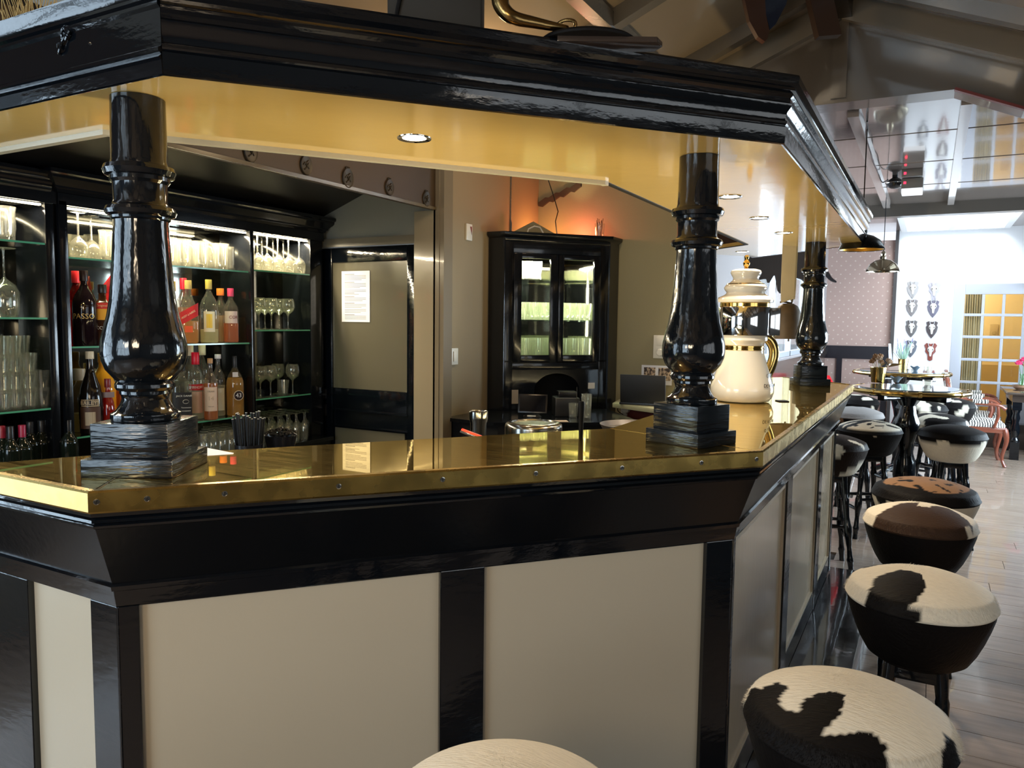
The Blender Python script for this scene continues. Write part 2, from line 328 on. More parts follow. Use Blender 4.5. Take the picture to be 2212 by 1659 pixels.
    def build(s, name, material, parent=None, world=False, smooth=True, loc=None, ang=0.6, kind=None, bevel=0.0):
        bmesh.ops.recalc_face_normals(s.bm, faces=s.bm.faces)
        if bevel:
            es = [e for e in s.bm.edges if len(e.link_faces) == 2 and e.calc_face_angle(0) > 0.7]
            bmesh.ops.bevel(s.bm, geom=es, offset=bevel, segments=2, affect='EDGES', profile=0.6)
        me = bpy.data.meshes.new(name); s.bm.to_mesh(me); s.bm.free()
        ms = s.mats if s.mats else [material]
        for m in ms: me.materials.append(m)
        if parent is not None and world: me.transform(chain_inv(parent))
        if loc is not None: me.transform(Matrix.Translation(-Vector(loc)))
        if smooth and len(me.polygons):
            me.polygons.foreach_set('use_smooth', [True]*len(me.polygons)); me.set_sharp_from_angle(angle=ang)
        o = bpy.data.objects.new(name, me); COL.objects.link(o)
        if parent is not None: o.parent = parent
        if loc is not None: o.location = loc
        if kind: o['kind'] = kind
        return o
def thing(name, label, cat, loc=(0, 0, 0), rz=0.0, group=None):
    o = bpy.data.objects.new(name, None); COL.objects.link(o); o.location = loc; o.rotation_euler = (0, 0, rz)
    o.empty_display_size = 0.1
    return tag(o, label, cat, group)
def tag(o, label, cat, group=None):
    o['label'] = label; o['category'] = cat
    if group: o['group'] = group
    return o
def struct(o): o['kind'] = 'structure'; return o
def dup(root, loc, rz=None, label=None, group=None):
    def cp(o, par):
        c = o.copy(); COL.objects.link(c); c.parent = par
        for ch in kids.get(o.name, []): cp(ch, c)
        return c
    kids = {}
    for o in COL.objects:
        if o.parent: kids.setdefault(o.parent.name, []).append(o)
    r = cp(root, None); r.location = loc
    if rz is not None: r.rotation_euler = (0, 0, rz)
    if label: r['label'] = label
    if group: r['group'] = group
    return r
def text(body, size, material, parent, M, name='lettering', bend=0.0, extr=0.0004, align='CENTER', sx=1.0, sq=0, ry=0.0):
    cu = bpy.data.curves.new('t', 'FONT'); cu.body = body; cu.size = size; cu.align_x = align; cu.align_y = 'CENTER'; cu.extrude = extr; cu.resolution_u = 2
    t = bpy.data.objects.new('t', cu); COL.objects.link(t)
    bpy.context.view_layer.update()
    me = bpy.data.meshes.new_from_object(t.evaluated_get(bpy.context.evaluated_depsgraph_get()))
    bpy.data.objects.remove(t); bpy.data.curves.remove(cu)
    me.transform(Matrix.Diagonal((sx, 1, 1, 1)))
    if bend:       # wrap round a vertical cylinder of radius bend: x -> angle about local z after M (M gives height only)
        for v in me.vertices:
            a = v.co.x/bend+ry; rr = bend/((abs(math.cos(a))**sq+abs(math.sin(a))**sq)**(1/sq) if sq else 1)+v.co.z
            v.co = Vector((rr*math.cos(a), rr*math.sin(a), v.co.y))
    me.transform(M); me.name = name; me.materials.clear(); me.materials.append(material)
    o = bpy.data.objects.new(name, me); COL.objects.link(o); o.parent = parent
    return o

# ================================================================== THE SETTING
WX = -2.517            # beige wall plane (faces +X)
DY = 3.69              # wall with the black door (faces -Y)
OY = 4.961             # olive wall (faces -Y)
WWX = -1.29            # window wall (faces +X)
EY = 11.4              # end wall
RX = 1.8               # right-hand wall
# floor with separate oak boards
fl = struct(MB().box(-3.8, 1.9, -2.6, 13.2, -0.06, -0.012).build('floor', mat('sub_floor', (0.05, 0.035, 0.025), 0.8), smooth=False))
pb = MB().box(-0.652, 0.652, -0.0885, 0.0885, -0.012, 0.0)
pm = pb.build('plank', OAK, fl, smooth=False, bevel=0.0015)
first = True; cnt = 0
for j in range(64):
    y = 0.4+0.178*j
    off = (j*0.47) % 1.306
    for i in range(-1, 3):
        xc = -0.55+off+i*1.306-0.2
        if xc < -1.1 or xc > 2.1 or y > 11.3: continue
        if y < 2.2 and xc < 0.0: continue
        if cnt > 170: continue
        o = pm if first else pm.copy()
        if not first: COL.objects.link(o)
        first = False; o.location = (xc, y, 0); cnt += 1
struct(MB().box(-3.8, 1.9, -2.6, 0.31, -0.012, -0.0005).build('floor_boards_behind', OAK, smooth=False))
struct(MB().box(-3.8, -1.2, 0.31, 12, -0.012, -0.0005).build('floor_boards_bar', OAK, smooth=False))

def wall_with_openings(name, axis, pos, thick, u0, u1, z0, z1, holes, m):
    b = MB()
    us = sorted({u0, u1, *[h[0] for h in holes], *[h[1] for h in holes]}); zs = sorted({z0, z1, *[h[2] for h in holes], *[h[3] for h in holes]})
    for a, c in zip(us, us[1:]):
        for d, e in zip(zs, zs[1:]):
            mu, mz = (a+c)/2, (d+e)/2
            if any(h[0] < mu < h[1] and h[2] < mz < h[3] for h in holes): continue
            if axis == 'x': b.box(pos, pos+thick, a, c, d, e)
            else: b.box(a, c, pos, pos+thick, d, e)
    return struct(b.build(name, m, smooth=False))
wall_with_openings('wall_left', 'x', -3.75, 0.1, -2.6, DY, 0, 3.2, [(-2.2, 0.4, 0.35, 2.3)], GREYW)
wall_with_openings('wall_near', 'y', -2.6, 0.1, -3.8, 1.9, 0, 3.2, [(-2.55, -0.65, 0.70, 2.40)], DIMWALL)
wall_with_openings('wall_right', 'x', RX, 0.1, -2.6, EY, 0, 3.2, [(0.0, 2.4, 1.0, 2.0), (5.9, 10.1, 0.6, 2.05)], DIMWALL)
wall_with_openings('wall_window_side', 'x', WWX-0.1, 0.1, OY+0.1, EY, 0, 2.75, [(6.6, 9.6, 1.15, 2.05)], mat('pale_grey_plaster', (0.42, 0.38, 0.38), 0.7))
wall_with_openings('wall_beige', 'x', WX-0.1, 0.1, DY+0.1, OY+0.1, 0, 3.0, [], BEIGE)
wall_with_openings('wall_olive', 'y', OY, 0.1, WX, WWX, 0, 3.0, [], OLIVE)
wall_with_openings('wall_door_side', 'y', DY, 0.1, -3.75, WX, 0, 3.0, [(-3.43, -2.67, 0, 1.93)], GREYW)
wall_with_openings('wall_pink', 'y', EY, 0.1, WWX-0.1, -0.445, 0, 2.62, [], PINKW)
wall_with_openings('wall_white', 'y', EY, 0.1, -0.445, RX+0.1, 0, 2.74, [(0.24, 1.16, 0, 2.03)], WHITEW)
def window(name, axis, pos, u0, u1, z0, z1, nu, nz, m):
    fr = MB(); t = 0.05
    def bx(a, c, d, e):
        if axis == 'x': fr.box(pos-0.03, pos+0.03, a, c, d, e)
        else: fr.box(a, c, pos-0.03, pos+0.03, d, e)
    bx(u0, u0+t, z0, z1); bx(u1-t, u1, z0, z1); bx(u0, u1, z0, z0+t); bx(u0, u1, z1-t, z1)
    for i in range(1, nu): u = u0+(u1-u0)*i/nu; bx(u-0.02, u+0.02, z0, z1)
    for i in range(1, nz): z = z0+(z1-z0)*i/nz; bx(u0, u1, z-0.015, z+0.015)
    o = struct(fr.build(name, m, smooth=False))
    p = MB()
    if axis == 'x': p.box(pos-0.003, pos+0.003, u0+t, u1-t, z0+t, z1-t)
    else: p.box(u0+t, u1-t, pos-0.003, pos+0.003, z0+t, z1-t)
    p.build('pane', PANE, o, smooth=False)
window('window_1', 'x', -3.70, -2.2, 0.4, 0.35, 2.3, 4, 3, TAUPE)
window('window_2', 'y', -2.55, -2.55, -0.65, 0.70, 2.40, 3, 2, TAUPE)
window('window_3', 'x', RX+0.05, 0.0, 2.4, 1.0, 2.0, 3, 1, TAUPE)
window('window_4', 'x', RX+0.05, 5.9, 10.1, 0.6, 2.05, 5, 2, TAUPE)
window('window_5', 'x', WWX-0.05, 6.6, 9.6, 1.15, 2.05, 3, 1, GREYD)
# window wall dado and pink wall dado, posts
b = MB(); b.box(WWX, WWX+0.045, OY+0.12, EY-0.03, 1.08, 1.135); b.box(WWX, WWX+0.02, OY+0.12, EY-0.03, 0.0, 1.08)
struct(b.build('trim_1', DARKWOOD, smooth=False))
b = MB(); b.box(WWX+0.02, -0.46, EY-0.03, EY, 1.03, 1.205)
for x in (-1.12, -0.55): b.box(x, x+0.07, EY-0.025, EY, 0, 1.03)
b.box(WWX+0.02, -0.46, EY-0.025, EY, 0, 0.12)
struct(b.build('trim_2', mat('dark_blue_black_dado', (0.008, 0.008, 0.013), 0.4), smooth=False))
struct(MB().box(-0.465, -0.425, EY-0.06, EY+0.05, 0, 2.74).build('trim_3', mat('dark_post', (0.06, 0.055, 0.055), 0.4), smooth=False))
struct(MB().box(-0.425, 0.2, EY-0.02, EY, 0, 0.07).build('baseboard_end', mat('grey_skirting', (0.12, 0.12, 0.13), 0.4), smooth=False))

# roof of the bar room: two glossy board slopes, rafters, ridge
RGX, RGZ, SL = -0.46, 3.09, 0.405
def roofz(x): return RGZ-abs(x-RGX)*SL
zl, zr = roofz(WX), roofz(RX)
GY = 4.18
LX = -1.62; zq = roofz(LX)
struct(MB().extr([(RGX, -2.6, RGZ), (LX, -2.6, zq), (WX, -2.6, zq), (WX, -2.6, zq+0.05), (LX, -2.6, zq+0.05), (RGX, -2.6, RGZ+0.05)], (0, GY+2.6, 0)).build('ceiling_slope_left', ROOFM, smooth=False))
struct(MB().extr([(RGX, -2.6, RGZ), (RX+.1, -2.6, roofz(RX+.1)), (RX+.1, -2.6, zr+0.05), (RGX, -2.6, RGZ+0.05)], (0, GY+2.6, 0)).build('ceiling_slope_right', ROOFM, smooth=False))
rf = thing('roof_timbers', 'taupe painted rafters and ridge beam under the glossy sloping roof above the bar', 'roof beam', (RGX, 0, RGZ)); rf['kind'] = 'structure'
MB().box(RGX-0.05, RGX+0.05, -2.5, GY-0.02, RGZ-0.12, RGZ-0.005).build('ridge_beam', DARKB, rf, world=True, smooth=False)
for y in (-1.6, -0.6, 0.35, 1.3, 2.2, 3.1, 3.9):
    for sx, xe in ((-1, LX), (1, RX)):
        MB().bar((RGX+sx*0.06, y, RGZ-0.05), (xe-sx*0.02, y, roofz(xe)-0.035), 0.06, 0.07).build('rafter', TAUPE, rf, world=True, smooth=False)
for x in (-1.25, 0.35, 1.0):
    MB().box(x-0.03, x+0.03, -2.5, GY-0.02, roofz(x)-0.075, roofz(x)-0.005).build('purlin', TAUPE, rf, world=True, smooth=False)
# gable board between the pitched roof and the flat ceiling, with its sloping bargeboards
CZ = 2.6
gb = MB().extr([(WX, GY, CZ-0.02), (0.042, GY, CZ-0.02), (0.32, GY, 2.455), (RX, GY, 2.0), (RX, GY, zr), (RGX, GY, RGZ), (LX, GY, zq), (WX, GY, zq)], (0, 0.16, 0)).build('wall_gable', TAUPE, smooth=False); struct(gb)
b = MB(); b.bar((RGX, GY-0.02, RGZ-0.06), (RX, GY-0.02, zr-0.06), 0.05, 0.11); b.bar((RGX, GY-0.02, RGZ-0.06), (-1.7, GY-0.02, roofz(-1.7)-0.06), 0.05, 0.11)
struct(b.build('trim_4', mat('taupe_bargeboard', (0.20, 0.17, 0.13), 0.25, coat=0.3), smooth=False))
b = MB(); b.box(RGX-0.035, RGX+0.035, GY-0.015, GY, CZ, RGZ-0.1); struct(b.build('trim_5', TAUPE, smooth=False))
b = MB(); b.bar((0.042, GY-0.012, CZ-0.022), (0.34, GY-0.012, 2.446), 0.03, 0.012); struct(b.build('trim_6', REDB, smooth=False))
# flat glossy ceiling beyond with battens and the dark cross beam
cl = struct(MB().box(WX, RX+0.1, GY+0.05, 8.0, CZ, CZ+0.05).build('ceiling', TAUPEC, smooth=False))
for i, (xa, xb) in enumerate(((-1.28, -1.22), (-0.44, -0.385), (0.075, 0.125), (0.9, 0.95))):
    MB().box(xa, xb, GY+0.25, 7.94, CZ-0.035, CZ).build('batten', mat('ceiling_batten_%d' % i, (0.30, 0.26, 0.24), 0.2, coat=0.5), cl, smooth=False)
for y in (5.1, 6.0, 6.95): MB().box(WX, RX, y, y+0.005, CZ-0.003, CZ).build('board_joint', TAUPEC, cl, smooth=False)
struct(MB().box(WWX-0.1, RX+0.1, 7.95, 8.08, 2.49, CZ+0.15).build('trim_7', mat('dark_cross_beam', (0.05, 0.043, 0.036), 0.3, coat=0.2), smooth=False))
# ceiling beyond the beam with the skylight opening (x -0.37..0.75, y 9.85..11.3)
b = MB(); Z2 = 2.74
for x0, x1, y0, y1 in ((WWX-0.1, -0.36, 8.08, EY+0.1), (0.76, RX+0.1, 8.08, EY+0.1), (-0.36, 0.76, 8.08, 9.8), (-0.36, 0.76, 11.3, EY+0.1)): b.box(x0, x1, y0, y1, Z2, Z2+0.05)
struct(b.build('ceiling_far', mat('pinkish_taupe_ceiling', (0.30, 0.23, 0.21), 0.2, coat=0.4), smooth=False))
sk = thing('skylight', 'white framed two pane roof window in the ceiling before the white wall', 'skylight', (0.2, 10.5, Z2)); sk['kind'] = 'structure'
b = MB()
for x0, x1, y0, y1 in ((-0.40, -0.33, 9.76, 11.34), (0.73, 0.80, 9.76, 11.34), (-0.33, 0.73, 9.76, 9.84), (-0.33, 0.73, 11.26, 11.34), (0.14, 0.20, 9.84, 11.26)): b.box(x0, x1, y0, y1, Z2-0.03, Z2+0.36)
wf = mat('white_window_frame', (0.80, 0.80, 0.80), 0.35)
b.build('window_frame', wf, sk, world=True, smooth=False)
MB().box(-0.33, 0.14, 9.84, 11.26, Z2+0.30, Z2+0.306).build('pane', PANE, sk, world=True, smooth=False)
MB().box(0.20, 0.73, 9.84, 11.26, Z2+0.30, Z2+0.306).build('pane', PANE, sk, world=True, smooth=False)
# sloping soffit over the back bar, the long beam with medallions, post and trims of the door wall
struct(MB().extr([(-3.72, 0, 2.00), (-2.56, 0, 2.42), (-2.56, 0, 2.47), (-3.72, 0, 2.05)], (0, DY, 0)).build('ceiling_back_bar', mat('near_black_ceiling', (0.012, 0.011, 0.010), 0.35), smooth=False))
bm_ = thing('medallion_beam', 'dark taupe ceiling beam carrying a row of round crested medallions', 'beam', (WX-0.04, DY, 2.1)); bm_['kind'] = 'structure'
MB().box(WX-0.022, WX, -0.3, DY, 2.106, 2.42).build('beam', mat('taupe_beam_paint', (0.06, 0.040, 0.024), 0.5, spec=0.25), bm_, world=True, smooth=False)
MB().box(WX-0.005, WX+0.008, -0.3, DY, 2.106, 2.122).build('edge_glint', mat('beam_edge_glint', (0.12, 0.095, 0.06), 0.2), bm_, world=True, smooth=False)  # lighter strip paints the glint along the beam's lower edge
struct(MB().box(-2.665, WX, DY-0.03, DY, 0, 2.106).build('trim_8', mat('tan_post_paint', (0.30, 0.25, 0.17), 0.18, coat=0.5, bump=0.06, bscale=14), smooth=False))
struct(MB().box(WX-0.012, WX+0.06, DY-0.03, DY+0.06, 0, 2.70).box(WX+0.02, WX+0.03, DY-0.034, DY, 0, 2.70).build('trim_9', mat('taupe_corner_board', (0.20, 0.165, 0.115), 0.2, coat=0.3), smooth=False))
b = MB(); b.box(-3.47, -2.63, DY-0.025, DY, 1.925, 1.975); b.box(-3.47, -3.435, DY-0.025, DY, 0, 1.925); b.box(-2.668, -2.64, DY-0.028, DY, 0, 1.925)
struct(b.build('trim_10', mat('door_frame_taupe', (0.13, 0.115, 0.085), 0.3), smooth=False))
MEDM = mat('dark_bronze_medallion', (0.03, 0.022, 0.012), 0.5, metal=0.2)
for i, (px, py, s) in enumerate(((540, 328, 1.0), (660, 357, 1.0), (750, 385, 1.08), (840, 405, 0.95), (920, 430, 0.95))):
    p = atx(px, py, WX+0.001)
    t = thing('medallion', ['dark crested medallion half hidden by the canopy edge', 'dark crested medallion second from the left along the beam', 'dark crested medallion, largest, in the middle of the beam', 'dark crested medallion second from the post end', 'dark crested medallion nearest the post'][i], 'medallion', p)
    Mx = Matrix.Rotation(PI/2, 4, 'Y')
    MB().lathe([(0.0, 0.001), (0.033*s, 0.001), (0.036*s, 0.004), (0.034*s, 0.009), (0.028*s, 0.006), (0.0, 0.0065)], 28, M=Mx @ Matrix.Diagonal((1.25, 1, 1, 1))).build('disc', MEDM, t)
    c = MB()
    for a in (-0.5, 0, 0.5): c.lathe([(0.003, 0), (0.006, 0.006), (0.003, 0.010), (0.0, 0.011)], 8, c=(0.003, 0.018*a*s, 0.041*s))
    c.box(0.001, 0.007, -0.014*s, 0.014*s, 0.036*s, 0.043*s); c.build('crown', MEDM, t)
    c = MB(); c.tube([(0.007, -0.012*s, -0.02*s), (0.009, 0.004*s, -0.008*s), (0.009, -0.006*s, 0.008*s), (0.007, 0.012*s, 0.022*s)], 0.0035, 6)
    c.tube([(0.007, 0.016*s, -0.014*s), (0.009, 0.006*s, 0.0), (0.009, 0.012*s, 0.01*s)], 0.003, 6); c.tube([(0.007, -0.018*s, 0.0), (0.009, -0.008*s, 0.012*s)], 0.003, 6)
    c.build('relief', MEDM, t)

# black panelled door with notice
d = MB(); x0, x1 = -3.425, -2.675; y0, y1 = DY+0.0, DY+0.035
dr = thing('door_1', 'black gloss framed door with a taupe upper panel', 'door', (x0, DY+0.02, 0)); dr['kind'] = 'structure'
for a, c, e, f in ((x0, -3.325, 0.01, 1.922), (-2.74, x1, 0.01, 1.922), (-3.325, -2.74, 1.83, 1.922), (-3.325, -2.74, 0.91, 1.045), (-3.325, -2.74, 0.01, 0.2)): d.box(a, c, y0, y1, e, f)
d.build('frame', BLACK, dr, world=True, bevel=0.006)
DPAN = mat('taupe_door_panel', (0.115, 0.105, 0.075), 0.16, coat=0.6, bump=0.02, bscale=12)
MB().box(-3.325, -2.74, y0+0.012, y0+0.03, 1.045, 1.83).build('upper_panel', DPAN, dr, world=True, smooth=False)
MB().box(-3.325, -2.74, y0+0.015, y0+0.03, 0.2, 0.91).build('lower_panel', BLACK, dr, world=True, smooth=False)
b = MB(); b.box(-3.335, -2.73, y0-0.006, y0+0.012, 0.90, 0.915); b.box(-3.335, -2.73, y0-0.006, y0+0.012, 0.80, 0.812); b.build('rail_moulding', BLACK, dr, world=True, bevel=0.003)
MB().box(-3.31, -2.76, y0+0.008, y0+0.016, 0.22, 0.79).build('lower_inset', DPAN, dr, world=True, smooth=False)
h = MB(); h.box(-3.405, -3.375, y0-0.008, y0, 0.97, 1.03); h.box(-3.405, -3.375, y0-0.008, y0, 0.86, 0.93); h.tube([(-3.39, y0-0.01, 1.0), (-3.39, y0-0.04, 1.0), (-3.34, y0-0.042, 1.0)], 0.006, 8)
h.build('door_handle', mat('dull_iron', (0.08, 0.08, 0.09), 0.4, metal=0.9), dr, world=True)
pA = aty(736, 586, DY); pB = aty(797, 696, DY)
nt_ = thing('printed_notice', 'white printed sheet of rules taped to the black door panel', 'notice', ((pA.x+pB.x)/2, DY+0.009, pB.z))
pw, ph = pB.x-pA.x, pA.z-pB.z
MB().box(-pw/2, pw/2, -0.001, 0.0005, 0, ph).build('sheet', PAPER, nt_, smooth=False)
ln = MB(); z = ph*0.94; R2 = random.Random(3)
for i, k in enumerate([0, 1, 1, 1, 2, 0, 1, 1, 1, 2, 1, 1, 0, 2, 0, 1, 1, 2, 0, 1, 1, 2, 1, 1, 2, 0, 1, 1, 1]):
    wd = pw*(0.35 if k == 0 else 0.76-0.25*R2.random()*(k == 2))
    ln.box(-pw*0.39, -pw*0.39+wd, -0.0016, -0.001, z-(0.0032 if k == 0 else 0.0022), z)
    z -= ph*0.0275 if k != 2 else ph*0.045
ln.build('printed_lines', INK, nt_, smooth=False)

# switches, thermostat
def plate(name, label, cat, base, ax, sz, kind):
    t = thing(name, label, cat, base, 0 if ax == 'y' else PI/2)   # local -Y faces the room
    MB().obox((0, -0.006, sz[1]/2), (sz[0], 0.012, sz[1])).build('plate', WHITEP, t, bevel=0.003)
    for i, (cx, cz, wx, wz, rnd) in enumerate(kind):
        if rnd: MB().lathe([(0, 0), (wx/2, 0), (wx/2, 0.014), (wx*0.4, 0.018), (0, 0.018)], 20, c=(cx, -0.012, cz), M=Matrix.Rotation(PI/2, 4, 'X')).build('dial', WHITEP, t)
        else: MB().obox((cx, -0.014, cz), (wx, 0.008, wz)).build('rocker', WHITEP, t, bevel=0.002)
    return t
p = atx(979, 768, WX); s = plate('light_switch', 'cream rocker light switch on the beige wall beside the taupe post', 'light switch', (WX, p.y, p.z-0.055), 'x', (0.075, 0.10), [(0, 0.05, 0.035, 0.062, 0)])
p = atx(1011, 500, WX); s = plate('wall_sensor', 'white wall sensor with a dark red triangle beside the corner cupboard', 'sensor', (WX, p.y, p.z-0.055), 'x', (0.065, 0.10), [])
MB().extr([(0.004, -0.0125, 0.085), (0.024, -0.0125, 0.085), (0.024, -0.0125, 0.035)], (0, -0.001, 0)).build('red_triangle', plain(0.12, 0.005, 0.01), s, smooth=False)
p = aty(1428, 750, OY); s = plate('double_switch', 'white double wall switch with a dimmer dial on the olive wall', 'light switch', (p.x, OY, p.z-0.075), 'y', (0.10, 0.155), [(0, 0.112, 0.055, 0.055, 0), (0, 0.04, 0.05, 0.05, 1)])

# ================================================================== THE BAR COUNTER
A, B, C = (-1.366, 0.852), (-0.369, 2.034), (-0.368, 4.652)
D = (-0.80, 5.055); L0 = (-2.0, 0.852)
BZ = 1.148
outer = [L0, A, B, C, D]
inner = [(-1.80, 0.94), (-1.695, 1.13), (-1.56, 1.155), (-0.86, 1.99), (-0.86, 4.45), (-1.08, 4.66)]
bar = thing('bar_counter', 'black panelled bar counter with polished brass top and cream panels', 'bar counter', (-0.9, 2.0, 0))
# brass top as three mitred sheets
def sheet(poly): MB().prism(poly, BZ-0.004, BZ).build('brass_sheet', BRASSTOP, bar, world=True, smooth=False)
sheet([(-1.86, 0.862), (-1.371, 0.862), (-1.62, 1.165), (-1.70, 1.14), (-1.80, 0.94)])
sheet([(-1.3655, 0.866), (-0.3785, 2.035), (-0.86, 2.215), (-1.6185, 1.17)])
sheet([(-0.378, 2.038), (-0.378, 4.647), (-0.80, 5.04), (-1.08, 4.66), (-0.86, 4.45), (-0.86, 2.219)])
for a, c in (((-1.3655, 0.864), (-1.62, 1.168)), ((-0.3785, 2.036), (-0.86, 2.217))):
    MB().bar((*a, BZ), (*c, BZ), 0.0035, 0.0012).build('mitre_seam', BRASSE, bar, world=True, smooth=False)
MB().prism([(-1.86, 0.88), (-1.38, 0.88), (-0.395, 2.045), (-0.395, 4.64), (-0.80, 5.0), (-1.06, 4.66), (-0.85, 4.45), (-0.85, 2.21), (-1.61, 1.16), (-1.69, 1.13), (-1.79, 0.94)], BZ-0.05, BZ-0.0045).build('top_board', BLACKF, bar, world=True, smooth=False)
# brass strip round the edge + moulding + apron + frieze (profiles: outward offset, z)
MB().sweep([(-1.9, 0.852), A, B, C, D], [(0.001, 1.106), (0.004, 1.110), (0.004, 1.146), (0.001, 1.150), (-0.012, 1.1505), (-0.012, 1.106)]).build('brass_edge_strip', BRASSE, bar, world=True)
MB().sweep([(-1.93, 0.852), A, B, C, D], [(-0.002, 1.106), (-0.003, 1.098), (-0.009, 1.096), (-0.004, 1.092), (-0.004, 1.086), (-0.011, 1.083), (-0.008, 1.079), (-0.009, 1.074), (-0.016, 1.071), (-0.06, 1.071), (-0.06, 1.106)]).build('edge_moulding', BLACK, bar, world=True)
MB().sweep([(-1.93, 0.852), A, B, C, D], [(-0.014, 1.072), (-0.060, 0.943), (-0.12, 0.943), (-0.12, 1.072)]).build('sloping_apron', BLACKF, bar, world=True, smooth=False)
MB().sweep([(-1.95, 0.852), A, B, C, D], [(-0.060, 0.950), (-0.053, 0.944), (-0.055, 0.935), (-0.061, 0.932), (-0.063, 0.922), (-0.068, 0.899), (-0.12, 0.899), (-0.12, 0.950)]).build('ridge_moulding', BLACK, bar, world=True)
BI = 0.078
def off(path, o):
    r = []
    for i in range(len(path)):
        ns = []
        if i > 0: a = Vector(path[i])-Vector(path[i-1]); ns.append(Vector((a.y, -a.x)).normalized())
        if i < len(path)-1: a = Vector(path[i+1])-Vector(path[i]); ns.append(Vector((a.y, -a.x)).normalized())
        m = ns[0] if len(ns) == 1 else (ns[0]+ns[1])/(1+ns[0].dot(ns[1]))
        r.append((path[i][0]+m.x*o, path[i][1]+m.y*o))
    return r
body = off([(-1.9, 0.852), A, B, C, D], -BI)
MB().sweep(body, [(-0.010, 0.0), (-0.010, 0.9), (-0.05, 0.9), (-0.05, 0.0)]).build('carcass', BLACKM, bar, world=True, smooth=False)
MB().sweep(body, [(0.004, 0.08), (0.004, 0.17), (-0.006, 0.17), (-0.006, 0.08)]).build('skirting', BLACK, bar, world=True, smooth=False)
MB().sweep(body, [(-0.001, 0.893), (-0.001, 0.91), (-0.008, 0.91), (-0.008, 0.893)]).build('top_rail', BLACK, bar, world=True, smooth=False)
def face_run(i, stiles, panels, pm_=None, trims=False):
    a = Vector(body[i]); c = Vector(body[i+1]); d = (c-a).normalized(); n = Vector((d.y, -d.x)); ang = math.atan2(d.y, d.x)
    def bx(u0, u1, o0, o1, z0, z1, m, nm, bev=0.0):
        p = a+d*((u0+u1)/2)+n*((o0+o1)/2)
        return MB().obox((p.x, p.y, (z0+z1)/2), (abs(u1-u0), abs(o1-o0), z1-z0), rz=ang).build(nm, m, bar, world=True, smooth=False, bevel=bev)
    for u0, u1 in stiles: bx(u0, u1, -0.010, 0.008, 0.08, 0.897, BLACK, 'stile', 0.002)
    for u0, u1 in panels:
        bx(u0, u1, -0.010, -0.007, 0.16, 0.897, pm_ or CREAM, 'panel')
        if not trims: continue
        tw = 0.012
        for (q0, q1, w0, w1) in ((u0, u0+tw, 0.16, 0.885), (u1-tw, u1, 0.16, 0.885), (u0+tw, u1-tw, 0.16, 0.172), (u0+tw, u1-tw, 0.873, 0.885)):
            bx(q0, q1, -0.007, 0.001, w0, w1, CREAMT, 'panel_trim')
    return a, d
def ucoord(i, px, py=1300):
    a = Vector(body[i]); c = Vector(body[i+1]); d = (c-a).normalized(); n = Vector((d.y, -d.x))
    r_ = ray(px, py); t = (a.x*n.x+a.y*n.y)/(r_.x*n.x+r_.y*n.y); P = CAMP+r_*t
    return (P.x-a.x)*d.x+(P.y-a.y)*d.y
LL = (Vector(body[1])-Vector(body[0])).length
u = [ucoord(0, q) for q in (0, 68, 203)]
face_run(0, [(0.0, u[1]), (u[2], LL+0.006)], [(u[1], u[2])])
LC = (Vector(body[2])-Vector(body[1])).length
u = [ucoord(1, q) for q in (301, 949, 1044, 1519)]
face_run(1, [(-0.006, u[0]), (u[1], u[2]), (u[3], LC+0.006)], [(u[0], u[1]), (u[2], u[3])])
LR = (Vector(body[3])-Vector(body[2])).length
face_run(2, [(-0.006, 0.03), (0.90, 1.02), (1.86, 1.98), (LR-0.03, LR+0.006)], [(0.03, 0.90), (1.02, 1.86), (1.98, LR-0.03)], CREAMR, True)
LD = (Vector(body[4])-Vector(body[3])).length
face_run(3, [(-0.006, 0.04), (LD-0.04, LD)], [(0.04, LD-0.04)])
# brass screws
a = Vector(A); dd = (Vector(B)-a).normalized(); nn = Vector((dd.y, -dd.x))
for px, py in ((209, 1074), (318, 1067), (485, 1058), (731, 1042), (955, 1027), (1156, 1013), (1342, 1001), (1513, 992), (1632, 986)):
    r_ = ray(px, py); t = (a.x*nn.x+a.y*nn.y)/(r_.x*nn.x+r_.y*nn.y); P = CAMP+r_*t
    Mx = Matrix.Rotation(math.atan2(nn.y, nn.x), 4, 'Z') @ Matrix.Rotation(PI/2, 4, 'Y')
    q = Vector((P.x+nn.x*0.004, P.y+nn.y*0.004, 1.129))
    sobj = MB().lathe([(0, 0), (0.0058, 0), (0.0058, 0.0012), (0.0046, 0.0014), (0.0044, 0.0004), (0.0034, 0.0004), (0.003, 0.0018), (0, 0.0018)], 16, c=q, M=Mx).build('screw', STEEL, bar, world=True)
    MB().obox(q+Vector((nn.x*0.0019, nn.y*0.0019, 0)), (0.0004, 0.001, 0.005), rz=math.atan2(nn.y, nn.x)).build('screw_slot', BLACKM, sobj, world=True, smooth=False)
# step along the right side
stp = thing('foot_step', 'low black step with a worn metal nosing along the bar front', 'step', (-0.32, 3.5, 0))
MB().box(-0.443, -0.212, 1.2, 4.7, 0.0, 0.078).build('step_board', STEPM, stp, world=True, bevel=0.003)
MB().box(-0.212, -0.195, 1.2, 4.7, 0.0, 0.082).build('metal_nosing', GREYM, stp, world=True, bevel=0.002)
